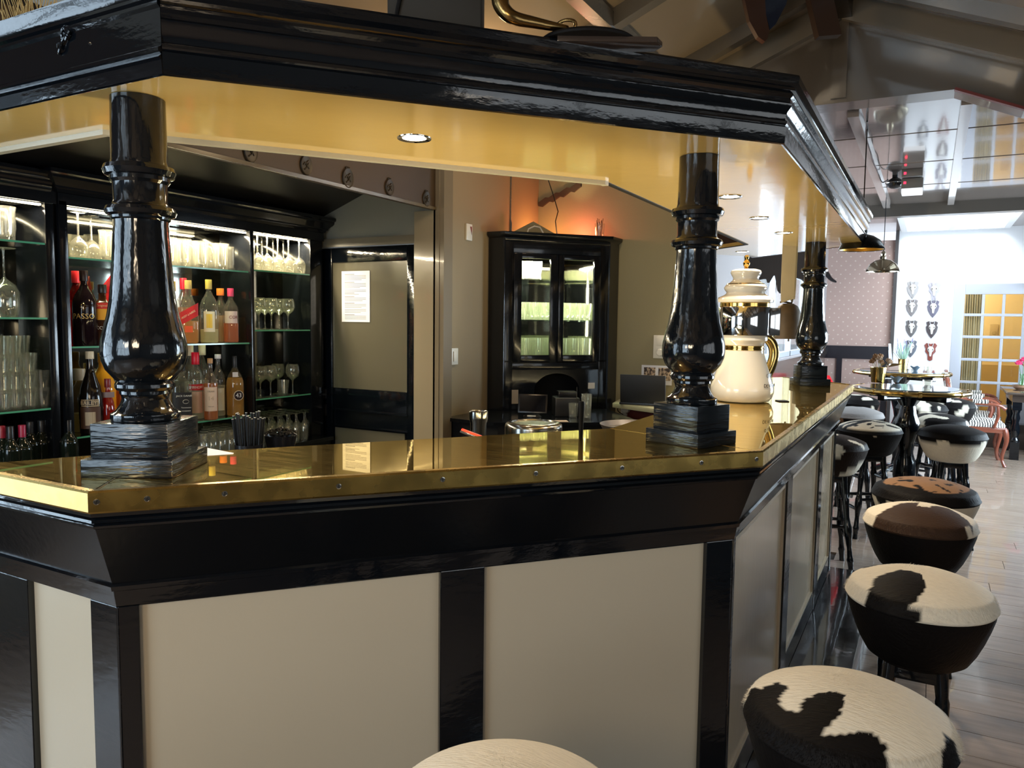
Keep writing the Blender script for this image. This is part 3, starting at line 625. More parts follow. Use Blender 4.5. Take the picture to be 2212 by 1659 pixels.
# inner worktop below the bar
wt = thing('inner_worktop', 'black worktop running behind the brass bar top', 'worktop', (-1.3, 2.2, 0))
MB().prism([(-1.56, 1.13), (-0.85, 1.96), (-0.85, 4.4), (-1.33, 4.4), (-1.36, 2.75), (-2.2, 2.1), (-2.1, 1.35)], 0.90, 0.93).build('top', BLACKP, wt, world=True, smooth=False)
MB().prism([(-1.50, 1.24), (-0.9, 2.05), (-0.9, 4.35), (-1.28, 4.35), (-1.28, 2.42), (-1.85, 1.6)], 0.0, 0.90).build('cabinet', BLACKM, wt, world=True, smooth=False)

# ================================================================== THE CANOPY
cA, cB, cC, cD = (-1.279, 0.966), (-0.347, 2.027), (-0.344, 4.652), (-1.16, 5.405)
cL = (-2.9, 0.966)
KZ = 1.927
cn = thing('bar_canopy', 'black moulded canopy over the bar with a cream gloss underside tinted with bounced light', 'canopy', (-0.8, 3.0, KZ))
iL, iA, iB, iC, iD = (-2.9, 1.194), (-1.79, 1.194), (-0.951, 2.31), (-0.944, 4.44), (-1.45, 4.90)
for q in ([cL, cA, iA, iL], [cA, cB, iB, iA], [cB, cC, iC, iB], [cC, (-1.05, 5.28), (-1.28, 4.955), (-1.27, 4.735), iC]):
    MB().prism(q, KZ, KZ+0.02).build('soffit_board', CANOPY, cn, world=True, smooth=False)
prof = [(-0.03, 1.935), (0.0, 1.925), (0.004, 1.927), (0.006, 1.955), (0.009, 1.966), (0.004, 1.970), (0.008, 1.975), (0.008, 1.981), (0.003, 1.985), (0.004, 1.993),
        (0.009, 2.003), (0.017, 2.012), (0.020, 2.020), (0.014, 2.025), (0.015, 2.034), (0.021, 2.040), (0.020, 2.046), (0.026, 2.050), (0.025, 2.057), (0.034, 2.065), (0.036, 2.080), (0.034, 2.085), (-0.03, 2.085)]
MB().sweep([cA, cB, cC, (-1.08, 5.33)], prof).build('moulded_fascia', BLACK, cn, world=True, ang=0.5)
profL = [(-0.03, 1.935), (0.0, 1.925), (0.004, 1.927), (0.006, 1.952), (0.012, 1.956), (0.006, 1.962), (0.012, 1.967), (0.012, 1.973), (0.005, 1.978), (0.006, 2.045), (0.012, 2.050), (0.012, 2.056), (0.018, 2.060), (0.018, 2.066), (0.026, 2.072), (0.034, 2.086), (0.038, 2.09), (-0.03, 2.09)]
MB().sweep([cL, (cA[0]+0.004, cA[1])], profL).build('flat_fascia', BLACK, cn, world=True, ang=0.5)
MB().sweep([iL, iA, iB, (iB[0]+0.0005, iB[1]+0.02)][::-1], [(0.0, 1.915), (0.004, 1.917), (0.004, 1.935), (0.0, 1.95), (-0.02, 1.95), (-0.02, 1.915)]).build('inner_edge', CANTRIM, cn, world=True, smooth=False)
MB().sweep([iL, iA, iB, iC, (-1.27, 4.735)][::-1], [(0.0, 1.924), (0.0, 2.06), (-0.018, 2.06), (-0.018, 1.924)]).build('inner_fascia', BLACKM, cn, world=True, smooth=False)
for q in ([cL, cA, iA, iL], [cA, cB, iB, iA], [cB, cC, iC, iB], [cC, (-1.05, 5.28), (-1.28, 4.955), (-1.27, 4.735), iC]):
    MB().prism(q, 2.06, 2.078).build('top_board', BLACKM, cn, world=True, smooth=False)
# downlights
dl0 = None
dls = [(895, 298), (1577, 425), (1641, 471), (1693, 503), (1603, 544), None]
dlab = ['chrome ringed downlight in the soffit above the front of the bar', 'chrome downlight just right of the second column', 'chrome downlight halfway along the right side soffit', 'chrome downlight above the hanging bell strap', 'chrome downlight above the big white jug', 'chrome downlight in the left part of the soffit']
for i, q in enumerate(dls):
    p = atz(q[0], q[1], KZ) if q else Vector((-2.3, 1.07, KZ))
    if i == 0:
        t = thing('downlight', dlab[0], 'ceiling light', p, group='canopy downlights')
        MB().lathe([(0.030, -0.001), (0.042, -0.003), (0.043, -0.001), (0.043, 0.0005), (0.030, 0.0005)], 28, cap=False).build('ring', CHROME, t)
        MB().lathe([(0.031, 0.0), (0.031, -0.0005), (0, -0.0005)], 24).build('lens', LAMPON, t)
        dl0 = t
    else: t = dup(dl0, p, label=dlab[i])
    spot('downlight_beam', (p.x, p.y, KZ-0.012), (p.x, p.y, 0), 34 if i else 40, SOFT, 125, 0.8, 0.03)

# columns (same turned profile; square two-step plinths)
colprof = [(0.068, 1.258), (0.0695, 1.262), (0.069, 1.272), (0.060, 1.277), (0.051, 1.290), (0.046, 1.302), (0.0475, 1.310), (0.0505, 1.314), (0.0505, 1.320), (0.056, 1.322), (0.0595, 1.328), (0.0595, 1.335), (0.055, 1.341), (0.062, 1.348),
           (0.076, 1.365), (0.0835, 1.385), (0.0855, 1.403), (0.084, 1.425), (0.078, 1.450), (0.0705, 1.478), (0.0650, 1.510), (0.0605, 1.555), (0.0565, 1.61), (0.0535, 1.665), (0.0535, 1.676), (0.058, 1.679), (0.059, 1.684), (0.067, 1.688), (0.070, 1.696), (0.067, 1.703), (0.056, 1.708),
           (0.053, 1.715), (0.0535, 1.752), (0.0585, 1.758), (0.0585, 1.766), (0.067, 1.768), (0.071, 1.778), (0.068, 1.787), (0.057, 1.790), (0.0545, 1.80), (0.053, 1.926)]
def column(c, rz, label, sxy=(0.186, 0.186)):
    t = thing('bar_column', label, 'column', (c[0], c[1], BZ), rz, group='turned black columns on the bar')
    MB().lathe([(r, z-BZ) for r, z in colprof], 40).build('turned_shaft', BLACKC, t, ang=0.5)
    MB().obox((0, 0, 0.0185), (sxy[0], sxy[1], 0.037)).build('lower_plinth', PLINTH, t, bevel=0.002)
    MB().obox((0, 0, 0.073), (sxy[0]-0.028, sxy[1]-0.028, 0.072)).build('upper_plinth', PLINTH, t, bevel=0.002)
    return t
column((-1.467, 1.047), math.radians(29.5), 'turned black gloss column at the left corner of the bar')
column((-0.572, 2.085), math.radians(-23), 'turned black gloss column at the right front corner of the bar', (0.18, 0.168))
column((-0.572, 4.47), math.radians(32), 'turned black gloss column at the far end of the bar', (0.17, 0.14))

# ================================================================== BACK BAR
BX = -3.362                       # plane of the shelf fronts, faces +X
bb = thing('back_bar', 'tall black moulded back bar cabinet with mirrored shelf bays', 'cabinet', (BX-0.13, 2.6, 0))
MX = -3.60                        # mirror plane
bays = [(0.55, 1.943), (2.034, 3.061), (3.088, 3.542)]
OT = 1.960
BBM = mat('black_gloss_cabinet', (0.005, 0.006, 0.008), 0.14, coat=0.15, bump=0.05, bscale=18, bstretch=(1, 1, 0.4))
for y0, y1, dx in ((1.943, 1.98, 0.0), (1.995, 2.034, 0.012), (3.061, 3.088, 0.01), (3.542, 3.65, 0.0), (0.50, 0.55, 0)):
    MB().box(MX, BX+dx, y0, y1, 0.0, OT+0.02).build('stile', BBM, bb, world=True, bevel=0.004)
MB().box(MX, BX-0.02, 1.98, 1.995, 0.0, OT).build('filler', BLACKM, bb, world=True, smooth=False)
MB().box(MX, BX+0.005, 0.5, 1.995, OT, OT+0.07).build('head_rail', BBM, bb, world=True, smooth=False)
MB().box(MX, BX+0.012, 1.995, 3.65, OT, OT+0.07).build('head_rail', BBM, bb, world=True, smooth=False)
cp = [(0, OT+0.05), (0.006, OT+0.052), (0.012, OT+0.066), (0.020, OT+0.070), (0.020, OT+0.078), (0.034, OT+0.092), (0.052, OT+0.108), (0.052, OT+0.118), (0.066, OT+0.126), (0.066, OT+0.142), (0, OT+0.142)]
MB().sweep([(MX, 1.995), (BX+0.012, 1.995), (BX+0.012, 3.65), (MX, 3.65)], [(o, z) for o, z in cp]).build('cornice', BBM, bb, world=True)
MB().sweep([(BX+0.0, 0.5), (BX+0.0, 1.97)], [(o*0.6, z-0.01) for o, z in cp]).build('cornice', BBM, bb, world=True)
MB().box(-3.72, MX, 0.5, 3.65, 0, OT+0.12).build('back_panel', BLACKM, bb, world=True, smooth=False)
for y0, y1 in bays: MB().box(MX, MX+0.004, y0, y1, 0.76, OT-0.005).build('mirror', MIRROR, bb, world=True, smooth=False)
MB().box(MX+0.004, MX+0.012, 2.60, 2.63, 0.76, OT-0.005).build('mirror_joint', BLACKM, bb, world=True, smooth=False)
MB().box(MX+0.004, MX+0.010, 3.30, 3.315, 0.76, OT-0.005).build('mirror_joint', STEEL, bb, world=True, smooth=False)
MB().box(MX+0.004, MX+0.010, 1.72, 1.735, 0.76, OT-0.005).build('mirror_joint', STEEL, bb, world=True, smooth=False)
MB().box(MX-0.05, BX+0.08, 0.5, 3.655, 0.715, 0.738).build('counter', BBM, bb, world=True, bevel=0.004)
MB().box(MX-0.05, BX+0.05, 0.5, 3.655, 0.0, 0.715).build('base_cabinet', BBM, bb, world=True, smooth=False)
MB().box(BX-0.03, BX-0.012, 2.04, 3.055, OT-0.012, OT-0.004).build('light_strip', LED, bb, world=True, smooth=False)
MB().box(BX-0.03, BX-0.012, 3.095, 3.535, OT-0.012, OT-0.004).build('light_strip', LED, bb, world=True, smooth=False)
MB().box(BX-0.03, BX-0.012, 0.6, 1.935, OT-0.012, OT-0.004).build('light_strip', LED, bb, world=True, smooth=False)
area('bay_lamp_centre', (BX-0.05, 2.55, OT-0.016), (BX-0.07, 2.55, 0), 0.95, 0.03, 27, (1.0, 0.85, 0.58))
area('bay_lamp_right', (BX-0.05, 3.31, OT-0.016), (BX-0.07, 3.31, 0), 0.42, 0.03, 15, (1.0, 0.85, 0.58))
area('bay_lamp_left', (BX-0.05, 1.6, OT-0.016), (BX-0.07, 1.6, 0), 0.6, 0.03, 6.0, (1.0, 0.88, 0.66))
for l in ('bay_lamp_centre', 'bay_lamp_right', 'bay_lamp_left'): bpy.data.objects[l].rotation_euler = (0, 0, PI/2)
SH = [[1.788, 1.468, 1.074], [1.738, 1.340, 0.930], [1.751, 1.411, 1.015]]
for (y0, y1), zs in zip(bays, SH):
    for z in zs:
        s = MB().box(MX+0.006, BX-0.004, y0+0.004, y1-0.004, z-0.008, z).build('glass_shelf', GLASSG, bb, world=True, smooth=False)
        MB().box(BX-0.004, BX-0.0015, y0+0.004, y1-0.004, z-0.008, z).build('polished_edge', SHELFEDGE, s, world=True, smooth=False)

# ------------------------------------------------------------------ glassware (prototypes)
def proto_glass(name, prof, label, cat, group, seg=20, handle=None, mtl=None):
    o = MB().lathe(prof, seg, cap=False).build(name, mtl or GLASSW, ang=1.2)
    if handle: MB().tube(handle, 0.006, 6).build('handle', GLASSW, o)
    tag(o, label, cat, group); return o
_used = {}
ORD = ['leftmost', 'second from the left', 'third from the left', 'fourth from the left', 'fifth from the left', 'sixth from the left', 'seventh from the left', 'eighth from the left', 'ninth from the left']
ROW = ['front row', 'second row', 'third row', 'back row']
def put(kind, maker, loc, rz=0.0, label=None, group=None):
    key = kind
    if key not in _used:
        o = maker(); _used[key] = o; o.location = loc; o.rotation_euler = (0, 0, rz)
        if label: o['label'] = label
        if group: o['group'] = group
        return o
    return dup(_used[key], loc, rz, label, group)
def wine_prof(h, rb, rbase, inv=False, bowl=0.45, rim=0.8):
    p = [(0.001, 0), (rbase, 0.001), (rbase, 0.003), (0.006, 0.008), (0.004, 0.02), (0.004, h*(1-bowl)-0.01), (0.009, h*(1-bowl)), (rb*0.75, h*(1-bowl)+rb*0.45), (rb, h*(1-bowl)+rb*1.0), (rb*0.95, h*0.9), (rb*rim, h), (rb*rim-0.0012, h), (rb*0.95-0.0015, h*0.9), (rb-0.0015, h*(1-bowl)+rb*1.0), (rb*0.7, h*(1-bowl)+rb*0.5), (0.001, h*(1-bowl)+0.006)]
    return [(r, h-z) for r, z in p] if inv else p
def tumbler_prof(h, r0, r1, inv=False):
    p = [(0.001, 0), (r0-0.002, 0), (r0, 0.003), (r1, h), (r1-0.003, h), (r0-0.003, 0.012), (0.001, 0.012)]
    return [(r, h-z) for r, z in p] if inv else p
WG = lambda: proto_glass('wine_glass', wine_prof(0.21, 0.040, 0.036, True), '', 'glass', '')
WGU = lambda: proto_glass('wine_glass', wine_prof(0.185, 0.042, 0.034, False, 0.5), '', 'glass', '')
BWG = lambda: proto_glass('wine_glass', wine_prof(0.29, 0.055, 0.045, True, 0.55), '', 'glass', '')
MUG = lambda: proto_glass('beer_mug', [(0.001, 0), (0.036, 0), (0.040, 0.005), (0.040, 0.03), (0.043, 0.045), (0.043, 0.125), (0.046, 0.14), (0.043, 0.14), (0.040, 0.125), (0.036, 0.02), (0.001, 0.018)][::1], '', 'mug', '', 14, [(0.042, 0, 0.11), (0.065, 0, 0.112), (0.075, 0, 0.09), (0.073, 0, 0.05), (0.060, 0, 0.03), (0.041, 0, 0.03)])
TUM = lambda: proto_glass('tumbler', tumbler_prof(0.092, 0.026, 0.035), '', 'glass', '', 16)
HIG = lambda: proto_glass('tumbler', tumbler_prof(0.13, 0.026, 0.032, True), '', 'glass', '', 14)
FLU = lambda: proto_glass('champagne_flute', wine_prof(0.175, 0.024, 0.030, True, 0.66, 0.85), '', 'glass', '', 16)
def sx(px, row, x): return atx(px, row, x).y     # y on the plane x seen at pixel column px
# centre bay, top shelf
for px, xx, lab in ((170, -3.42, 'upturned wine glass at the left end of the top shelf behind the first column'), (198, -3.50, 'second upturned wine glass on the top shelf left of the first column')):
    put('WG', WG, (xx, sx(px, 540, xx), 1.738), 0, lab, 'upturned stemmed glasses on the lit top shelf')
for row, (xx, pxs) in enumerate(((-3.41, (236, 262, 362, 394, 433, 476)), (-3.52, (245, 290, 330, 372, 412, 455, 500)))):
    for i, px in enumerate(pxs):
        put('MUG', MUG, (xx, sx(px, 540, xx), 1.738), 0.7+0.5*i, 'thick beer mug, %s, %s, centre bay top shelf' % (ORD[i], ROW[row*3]), 'beer mugs on the top shelf')
# right bay
for xx, pxs in ((-3.40, (556, 577, 600, 623, 646)), (-3.50, (566, 590, 612, 636))):
    for i, px in enumerate(pxs): put('WG', WG, (xx, sx(px, 545, xx), 1.751), 0, 'upturned wine glass, %s, %s, right bay top shelf' % (ORD[i], 'front row' if xx > -3.45 else 'back row'), 'upturned wine glasses in the right bay')
for xx, pxs in ((-3.40, (559, 586, 622)), (-3.50, (572, 603))):
    for i, px in enumerate(pxs): put('WGU', WGU, (xx, sx(px, 670, xx), 1.411), 0, 'upright wine glass, %s, %s, right bay second shelf' % (ORD[i], 'front row' if xx > -3.45 else 'back row'), 'upright wine glasses, second shelf')
for xx, pxs in ((-3.40, (562, 584, 632)), (-3.50, (600, 648))):
    for i, px in enumerate(pxs): put('WGU', WGU, (xx, sx(px, 800, xx), 1.015), 0, 'upright wine glass, %s, %s, right bay third shelf' % (ORD[i], 'front row' if xx > -3.45 else 'back row'), 'upright wine glasses, third shelf')
put('TUM', TUM, (-3.41, sx(612, 820, -3.41), 1.015), 0, 'lone short tumbler among the wine glasses on the third shelf', 'tumbler among the wine glasses')
for k, xx in enumerate((-3.33, -3.40, -3.47, -3.54)):
    for i, px in enumerate((562, 581, 601, 620, 639, 657)):
        y = sx(px+k*3, 940, xx)
        if y < 3.53: put('FLU', FLU, (xx, y, 0.738), 0, 'upturned champagne flute, %s, %s, right bay counter' % (ORD[i], ROW[k]), 'upturned champagne flutes')
for k, xx in enumerate((-3.34, -3.41, -3.48, -3.55)):
    for i, px in enumerate((438, 458, 478, 498, 518, 538)):
        put('HIG', HIG, (xx, sx(px+k*4, 945, xx), 0.738), 0, 'upturned long drink glass, %s, %s, centre bay counter' % (ORD[i], ROW[k]), 'upturned long drink glasses')
# left bay
put('MUG', MUG, (-3.42, sx(8, 480, -3.42), 1.788), 2.4, 'thick glass mug alone on the top shelf of the left bay', 'mug in the left bay')
put('BWG', BWG, (-3.42, sx(10, 620, -3.42), 1.468), 0, 'very large upturned wine glass on the second shelf of the left bay')
for si, (xx, px, n) in enumerate(((-3.40, 6, 4), (-3.40, 33, 4), (-3.40, 63, 3), (-3.40, 92, 2), (-3.49, 20, 4), (-3.49, 50, 4), (-3.49, 78, 3))):
    for k in range(n): put('TUM', TUM, (xx, sx(px, 830, xx), 1.074+k*0.074), 0, '%s tumbler, %s stack, %s, left bay' % (['lowest', 'second lowest', 'third lowest', 'topmost'][k], ORD[si] if si < 4 else ORD[si-4], 'front row' if si < 4 else 'back row'), 'stacked tumblers in the left bay')

# ------------------------------------------------------------------ bottles
FA = math.atan2(-2.75, 3.45)      # direction from the shelves towards the room
def bottle(px, row, x, z, r, h, shape, gcol, liq, label, cap, capc, lab=None, sq=0, cat='bottle', name='liquor_bottle', rz=None, squash=1.0):
    y = sx(px, row, x)
    t = thing(name, label, cat, (x, y, z), FA if rz is None else rz, 'liquor bottles in the centre bay')
    sh = {'round': [(0.0, 0.0), (0.9, 0.0), (1.0, 0.02), (1.0, 0.58), (0.9, 0.66), (0.5, 0.75), (0.34, 0.80), (0.32, 0.92)],
          'wide': [(0.0, 0.0), (0.9, 0.0), (1.0, 0.02), (1.0, 0.52), (0.97, 0.58), (0.75, 0.68), (0.42, 0.76), (0.26, 0.82), (0.25, 0.92)],
          'tall': [(0.0, 0.0), (0.92, 0.0), (1.0, 0.015), (1.0, 0.62), (0.93, 0.68), (0.55, 0.76), (0.36, 0.82), (0.33, 0.93)],
          'pear': [(0.0, 0.0), (0.86, 0.0), (0.95, 0.02), (1.0, 0.25), (0.98, 0.42), (0.80, 0.58), (0.48, 0.70), (0.31, 0.80), (0.29, 0.92)],
          'square': [(0.0, 0.0), (0.95, 0.0), (1.0, 0.02), (1.0, 0.60), (0.95, 0.66), (0.55, 0.72), (0.36, 0.76), (0.32, 0.90)]}[shape]
    Mx = Matrix.Diagonal((squash, 1, 1, 1))
    opaque = not isinstance(gcol, tuple) or len(gcol) == 4
    gm = plain(*gcol[:3], 0.08) if opaque else tinted(*gcol)
    MB().lathe([(a*r, b*h) for a, b in sh], 28, sq=sq, M=Mx).build('glass_body', gm, t, ang=0.7)
    if liq:
        lv, lc = liq
        pr_ = []
        for (a0, b0), (a1, b1) in zip(sh, sh[1:]):
            if b0 >= lv: break
            pr_.append((max(0.0005, a0*r*0.93), b0*h+0.004))
            if b1 > lv:
                q = (lv-b0)/(b1-b0); pr_.append(((a0+(a1-a0)*q)*r*0.93, lv*h)); break
        if len(pr_) > 1: MB().lathe(pr_, 24, sq=sq, M=Mx).build('liquor', liq_mat(lc), t)
    c0, cr = cap
    MB().lathe([(cr*0.98, c0*h), (cr, c0*h+0.002), (cr, h-0.002), (cr*0.94, h), (0, h)], 20).build('cap', plain(*capc, 0.3), t)
    for l in (lab or []):
        z0, z1, col, half = l[0]*h, l[1]*h, l[2], l[3]
        seg = 10; b = MB(); tilt = l[4] if len(l) > 4 else 0
        rr0 = r*1.012
        def pt(a, zz):
            q = 1.0
            if sq: q = 1/((abs(math.cos(a))**sq+abs(math.sin(a))**sq)**(1/sq))
            return Vector((rr0*q*math.cos(a)*squash, rr0*q*math.sin(a), zz))
        grid = []
        for k in range(seg+1):
            a = -half+2*half*k/seg
            grid.append((b.bm.verts.new(pt(a, z0+tilt*a*h)), b.bm.verts.new(pt(a, z1+tilt*a*h))))
        for g0, g1 in zip(grid, grid[1:]): b.face([g0[0], g1[0], g1[1], g0[1]])
        b.build('label', plain(*col, 0.55), t)
    return t
_lq = {}
def liq_mat(c):
    if c not in _lq: _lq[c] = glass('liquor_%d' % len(_lq), c, 0.5, 0.02, haze=0.42, hazecol=tuple(min(1.0, e*1.05) for e in c))
    return _lq[c]
def lettering(t, body, size, z, r, col, metal=0, sxx=1.0, rot=0.0, ry=0.0, sq=0):
    Mx = Matrix.Translation((0, 0, z)) @ (Matrix(((1, 0, 0, 0), (0, 1, 0, 0), (0, rot, 1, 0), (0, 0, 0, 1))))
    return text(body, size, plain(*col, 0.5, metal), t, Mx, bend=r, sx=sxx, sq=sq, ry=ry)
S2, S3 = 1.340, 0.930
CLR = (0.93, 0.94, 0.90)
t = bottle(184, 700, -3.42, S2, 0.052, 0.345, 'wide', (0.012, 0.006, 0.008, 1), None, 'black round shouldered liqueur bottle with gold diamond and gold lettering', (0.86, 0.018), (0.02, 0.008, 0.01))
lettering(t, 'PASSO', 0.034, 0.135, 0.0535, (0.75, 0.52, 0.18), 0.6)
b = MB()
for rr, zz in ((0.020, 0), ): b.tube([(0.0535, 0, 0.165+0.0), (0.0525, 0.021, 0.187), (0.0535, 0, 0.209), (0.0525, -0.021, 0.187)], 0.0022, 5, closed=True); b.tube([(0.0537, 0.007*math.cos(a), 0.187+0.007*math.sin(a)) for a in [k*PI/5 for k in range(10)]], 0.0015, 5, closed=True)
b.build('gold_diamond', GOLD, t)
t = bottle(223, 700, -3.42, S2, 0.046, 0.285, 'square', (0.05, 0.018, 0.008, 1), None, 'brown square bottle with red and yellow upper label, black cap', (0.86, 0.019), (0.008, 0.008, 0.008), [(0.60, 0.70, (0.75, 0.03, 0.015), 1.2), (0.42, 0.60, (0.95, 0.45, 0.02), 1.2)], sq=5)
lettering(t, 'COIN', 0.022, 0.082, 0.0468, (0.85, 0.82, 0.75), sq=5); lettering(t, 'Original', 0.014, 0.186, 0.0472, (0.9, 0.6, 0.3), sq=5)
t = bottle(164, 640, -3.50, S2, 0.036, 0.345, 'tall', (0.70, 0.03, 0.03), (0.6, (0.75, 0.12, 0.08)), 'slim red bottle half hidden behind the black liqueur bottle', (0.84, 0.017), (0.75, 0.02, 0.03))
ct = thing('gift_carton', 'red folded gift carton with pointed top beside the first column', 'box', (-3.50, sx(236, 640, -3.50), S2), FA)
MB().extr([(-0.02, -0.035, 0), (-0.02, 0.035, 0), (-0.02, 0.035, 0.25), (-0.02, 0.01, 0.335), (-0.02, -0.035, 0.27)], (0.04, 0, 0)).build('carton', plain(0.80, 0.02, 0.03, 0.4), ct, smooth=False)
MB().extr([(0.021, -0.03, 0.262), (0.021, 0.03, 0.24), (0.021, 0.008, 0.32)], (0.001, 0, 0)).build('fold', plain(0.55, 0.01, 0.02, 0.4), ct, smooth=False)
t = bottle(270, 660, -3.46, S2, 0.040, 0.31, 'round', (0.55, 0.75, 0.45), (0.5, (0.8, 0.7, 0.3)), 'green tinted bottle hidden behind the first column, left side', (0.87, 0.015), (0.7, 0.55, 0.15))
t = bottle(327, 660, -3.46, S2, 0.040, 0.33, 'round', CLR, (0.5, (0.9, 0.45, 0.15)), 'amber bottle mostly hidden behind the first column', (0.87, 0.015), (0.75, 0.72, 0.6))
t = bottle(357, 660, -3.50, S2, 0.034, 0.375, 'tall', (0.92, 0.75, 0.6), (0.55, (0.95, 0.6, 0.35)), 'tall bottle with cream cap at the right edge of the first column', (0.86, 0.016), (0.78, 0.70, 0.45), [(0.68, 0.78, (0.85, 0.35, 0.2), 1.2)])
t = bottle(373, 660, -3.41, S2, 0.036, 0.32, 'tall', CLR, (0.25, (0.95, 0.6, 0.3)), 'clear bottle with gold cap and peach label right of the first column', (0.84, 0.017), (0.70, 0.45, 0.10), [(0.05, 0.45, (0.80, 0.55, 0.42), 0.9)])
t = bottle(397, 660, -3.51, S2, 0.038, 0.345, 'round', (0.9, 0.8, 0.75), (0.55, (0.95, 0.55, 0.3)), 'bottle with bright red cap standing behind the slanted red label bottle', (0.83, 0.017), (0.85, 0.02, 0.05))
t = bottle(408, 700, -3.41, S2, 0.050, 0.33, 'pear', CLR, (0.36, (0.98, 0.62, 0.22)), 'square whisky bottle with a slanting red label and gold cap', (0.86, 0.017), (0.78, 0.55, 0.18), [(0.36, 0.56, (0.65, 0.015, 0.02), 0.85, 0.10), (0.18, 0.28, (0.9, 0.12, 0.03), 0.35)], sq=5)
lettering(t, 'RED LABEL', 0.016, 0.152, 0.0512, (0.95, 0.62, 0.45), rot=0.62, sxx=0.8, sq=5)
t = bottle(452, 700, -3.41, S2, 0.048, 0.34, 'wide', CLR, (0.22, (0.95, 0.9, 0.7)), 'clear wide bottle with yellow cap and yellow label', (0.85, 0.017), (0.72, 0.55, 0.12), [(0.18, 0.50, (0.85, 0.78, 0.62), 0.55), (0.24, 0.46, (0.85, 0.55, 0.04), 0.30)], sq=3)
t = bottle(477, 700, -3.49, S2, 0.038, 0.30, 'round', (0.92, 0.85, 0.8), (0.5, (0.9, 0.75, 0.6)), 'clear bottle with orange cap behind the yellow label bottle', (0.87, 0.020), (0.90, 0.22, 0.03))
t = bottle(499, 700, -3.41, S2, 0.041, 0.30, 'round', (0.95, 0.88, 0.84), (0.36, (0.95, 0.50, 0.28)), 'clear bottle with pink cap, blush label and rose liquor', (0.85, 0.017), (0.85, 0.06, 0.18), [(0.36, 0.58, (0.78, 0.62, 0.58), 0.9)])
lettering(t, 'COR', 0.024, 0.14, 0.0425, (0.25, 0.05, 0.05), ry=0.3)
# third shelf
t = bottle(172, 840, -3.50, S3, 0.042, 0.30, 'round', (0.9, 0.88, 0.8), (0.3, (0.95, 0.85, 0.6)), 'clear jar-like bottle with pale cap at the left end of the third shelf', (0.82, 0.026), (0.75, 0.68, 0.52))
t = bottle(196, 840, -3.40, S3, 0.052, 0.385, 'pear', (0.010, 0.007, 0.006, 1), None, 'dark cream liqueur bottle with pale cap and arched label', (0.91, 0.018), (0.85, 0.78, 0.60), [(0.08, 0.34, (0.10, 0.05, 0.03), 0.9), (0.12, 0.28, (0.55, 0.45, 0.30), 0.42), (0.345, 0.43, (0.55, 0.42, 0.25), 0.75), (0.355, 0.42, (0.04, 0.03, 0.03), 0.70)])
lettering(t, 'BAILEYS', 0.024, 0.149, 0.0545, (0.85, 0.72, 0.5))
t = bottle(222, 840, -3.49, S3, 0.060, 0.37, 'wide', (0.95, 0.42, 0.03, 1), None, 'big orange bottle behind the small red one left of the first column', (0.88, 0.018), (0.85, 0.40, 0.04))
t = bottle(233, 850, -3.38, S3, 0.030, 0.255, 'pear', (0.85, 0.35, 0.2), (0.85, (0.75, 0.08, 0.02)), 'small red liquor bottle with dark red cap', (0.84, 0.014), (0.25, 0.02, 0.02), [(0.66, 0.76, (0.30, 0.22, 0.22), 1.2)])
t = bottle(262, 850, -3.46, S3, 0.042, 0.31, 'round', (0.95, 0.6, 0.25), (0.6, (0.9, 0.5, 0.15)), 'amber bottle hidden behind the bulb of the first column', (0.87, 0.015), (0.6, 0.5, 0.1))
t = bottle(352, 850, -3.44, S3, 0.045, 0.32, 'wide', (0.88, 0.92, 0.80), (0.5, (0.96, 0.78, 0.5)), 'clear bottle with pale green and peach label beside the column bulb', (0.87, 0.015), (0.7, 0.7, 0.6), [(0.1, 0.5, (0.82, 0.62, 0.42), 1.0), (0.52, 0.66, (0.72, 0.78, 0.66), 0.9)])
t = bottle(393, 850, -3.38, S3-0.0, 0.047, 0.315, 'square', CLR, (0.15, (0.9, 0.5, 0.2)), 'square whiskey bottle with black label and black cap', (0.86, 0.018), (0.01, 0.01, 0.012), [(0.06, 0.52, (0.008, 0.008, 0.010), 1.35)], sq=6)
lettering(t, "JACK DANIEL'S", 0.0125, 0.145, 0.0480, (0.8, 0.78, 0.72), ry=0.35, sq=6); lettering(t, 'Tennessee', 0.010, 0.085, 0.0480, (0.7, 0.68, 0.62), ry=0.35, sq=6); lettering(t, 'WHISKEY', 0.009, 0.067, 0.0480, (0.7, 0.68, 0.62), ry=0.35, sq=6)
b = MB()
b.tube([Matrix.Rotation(0.35, 4, 'Z') @ Vector((0.0535, 0.015*math.cos(a), 0.116+0.010*math.sin(a))) for a in [k*PI/8 for k in range(16)]], 0.0008, 4, closed=True); b.build('oval_emblem', plain(0.8, 0.78, 0.72, 0.5), t)
t = bottle(412, 830, -3.52, S3, 0.034, 0.395, 'tall', (0.9, 0.9, 0.88), (0.5, (0.9, 0.9, 0.85)), 'tall bottle with cream cap left of the other cream capped one', (0.86, 0.018), (0.82, 0.74, 0.50))
t = bottle(423, 830, -3.46, S3, 0.043, 0.36, 'round', CLR, (0.5, (0.95, 0.95, 0.9)), 'clear vodka bottle with red cap and red name band', (0.82, 0.020), (0.75, 0.01, 0.04), [(0.44, 0.53, (0.65, 0.02, 0.03), 0.9), (0.10, 0.42, (0.80, 0.60, 0.50), 0.8)])
lettering(t, 'SMIRNOFF', 0.020, 0.174, 0.0445, (0.92, 0.88, 0.82), sxx=0.8)
t = bottle(438, 830, -3.53, S3, 0.034, 0.40, 'tall', (0.9, 0.9, 0.88), (0.5, (0.9, 0.9, 0.85)), 'tall bottle with cream cap right of the other cream capped one', (0.85, 0.019), (0.86, 0.78, 0.56))
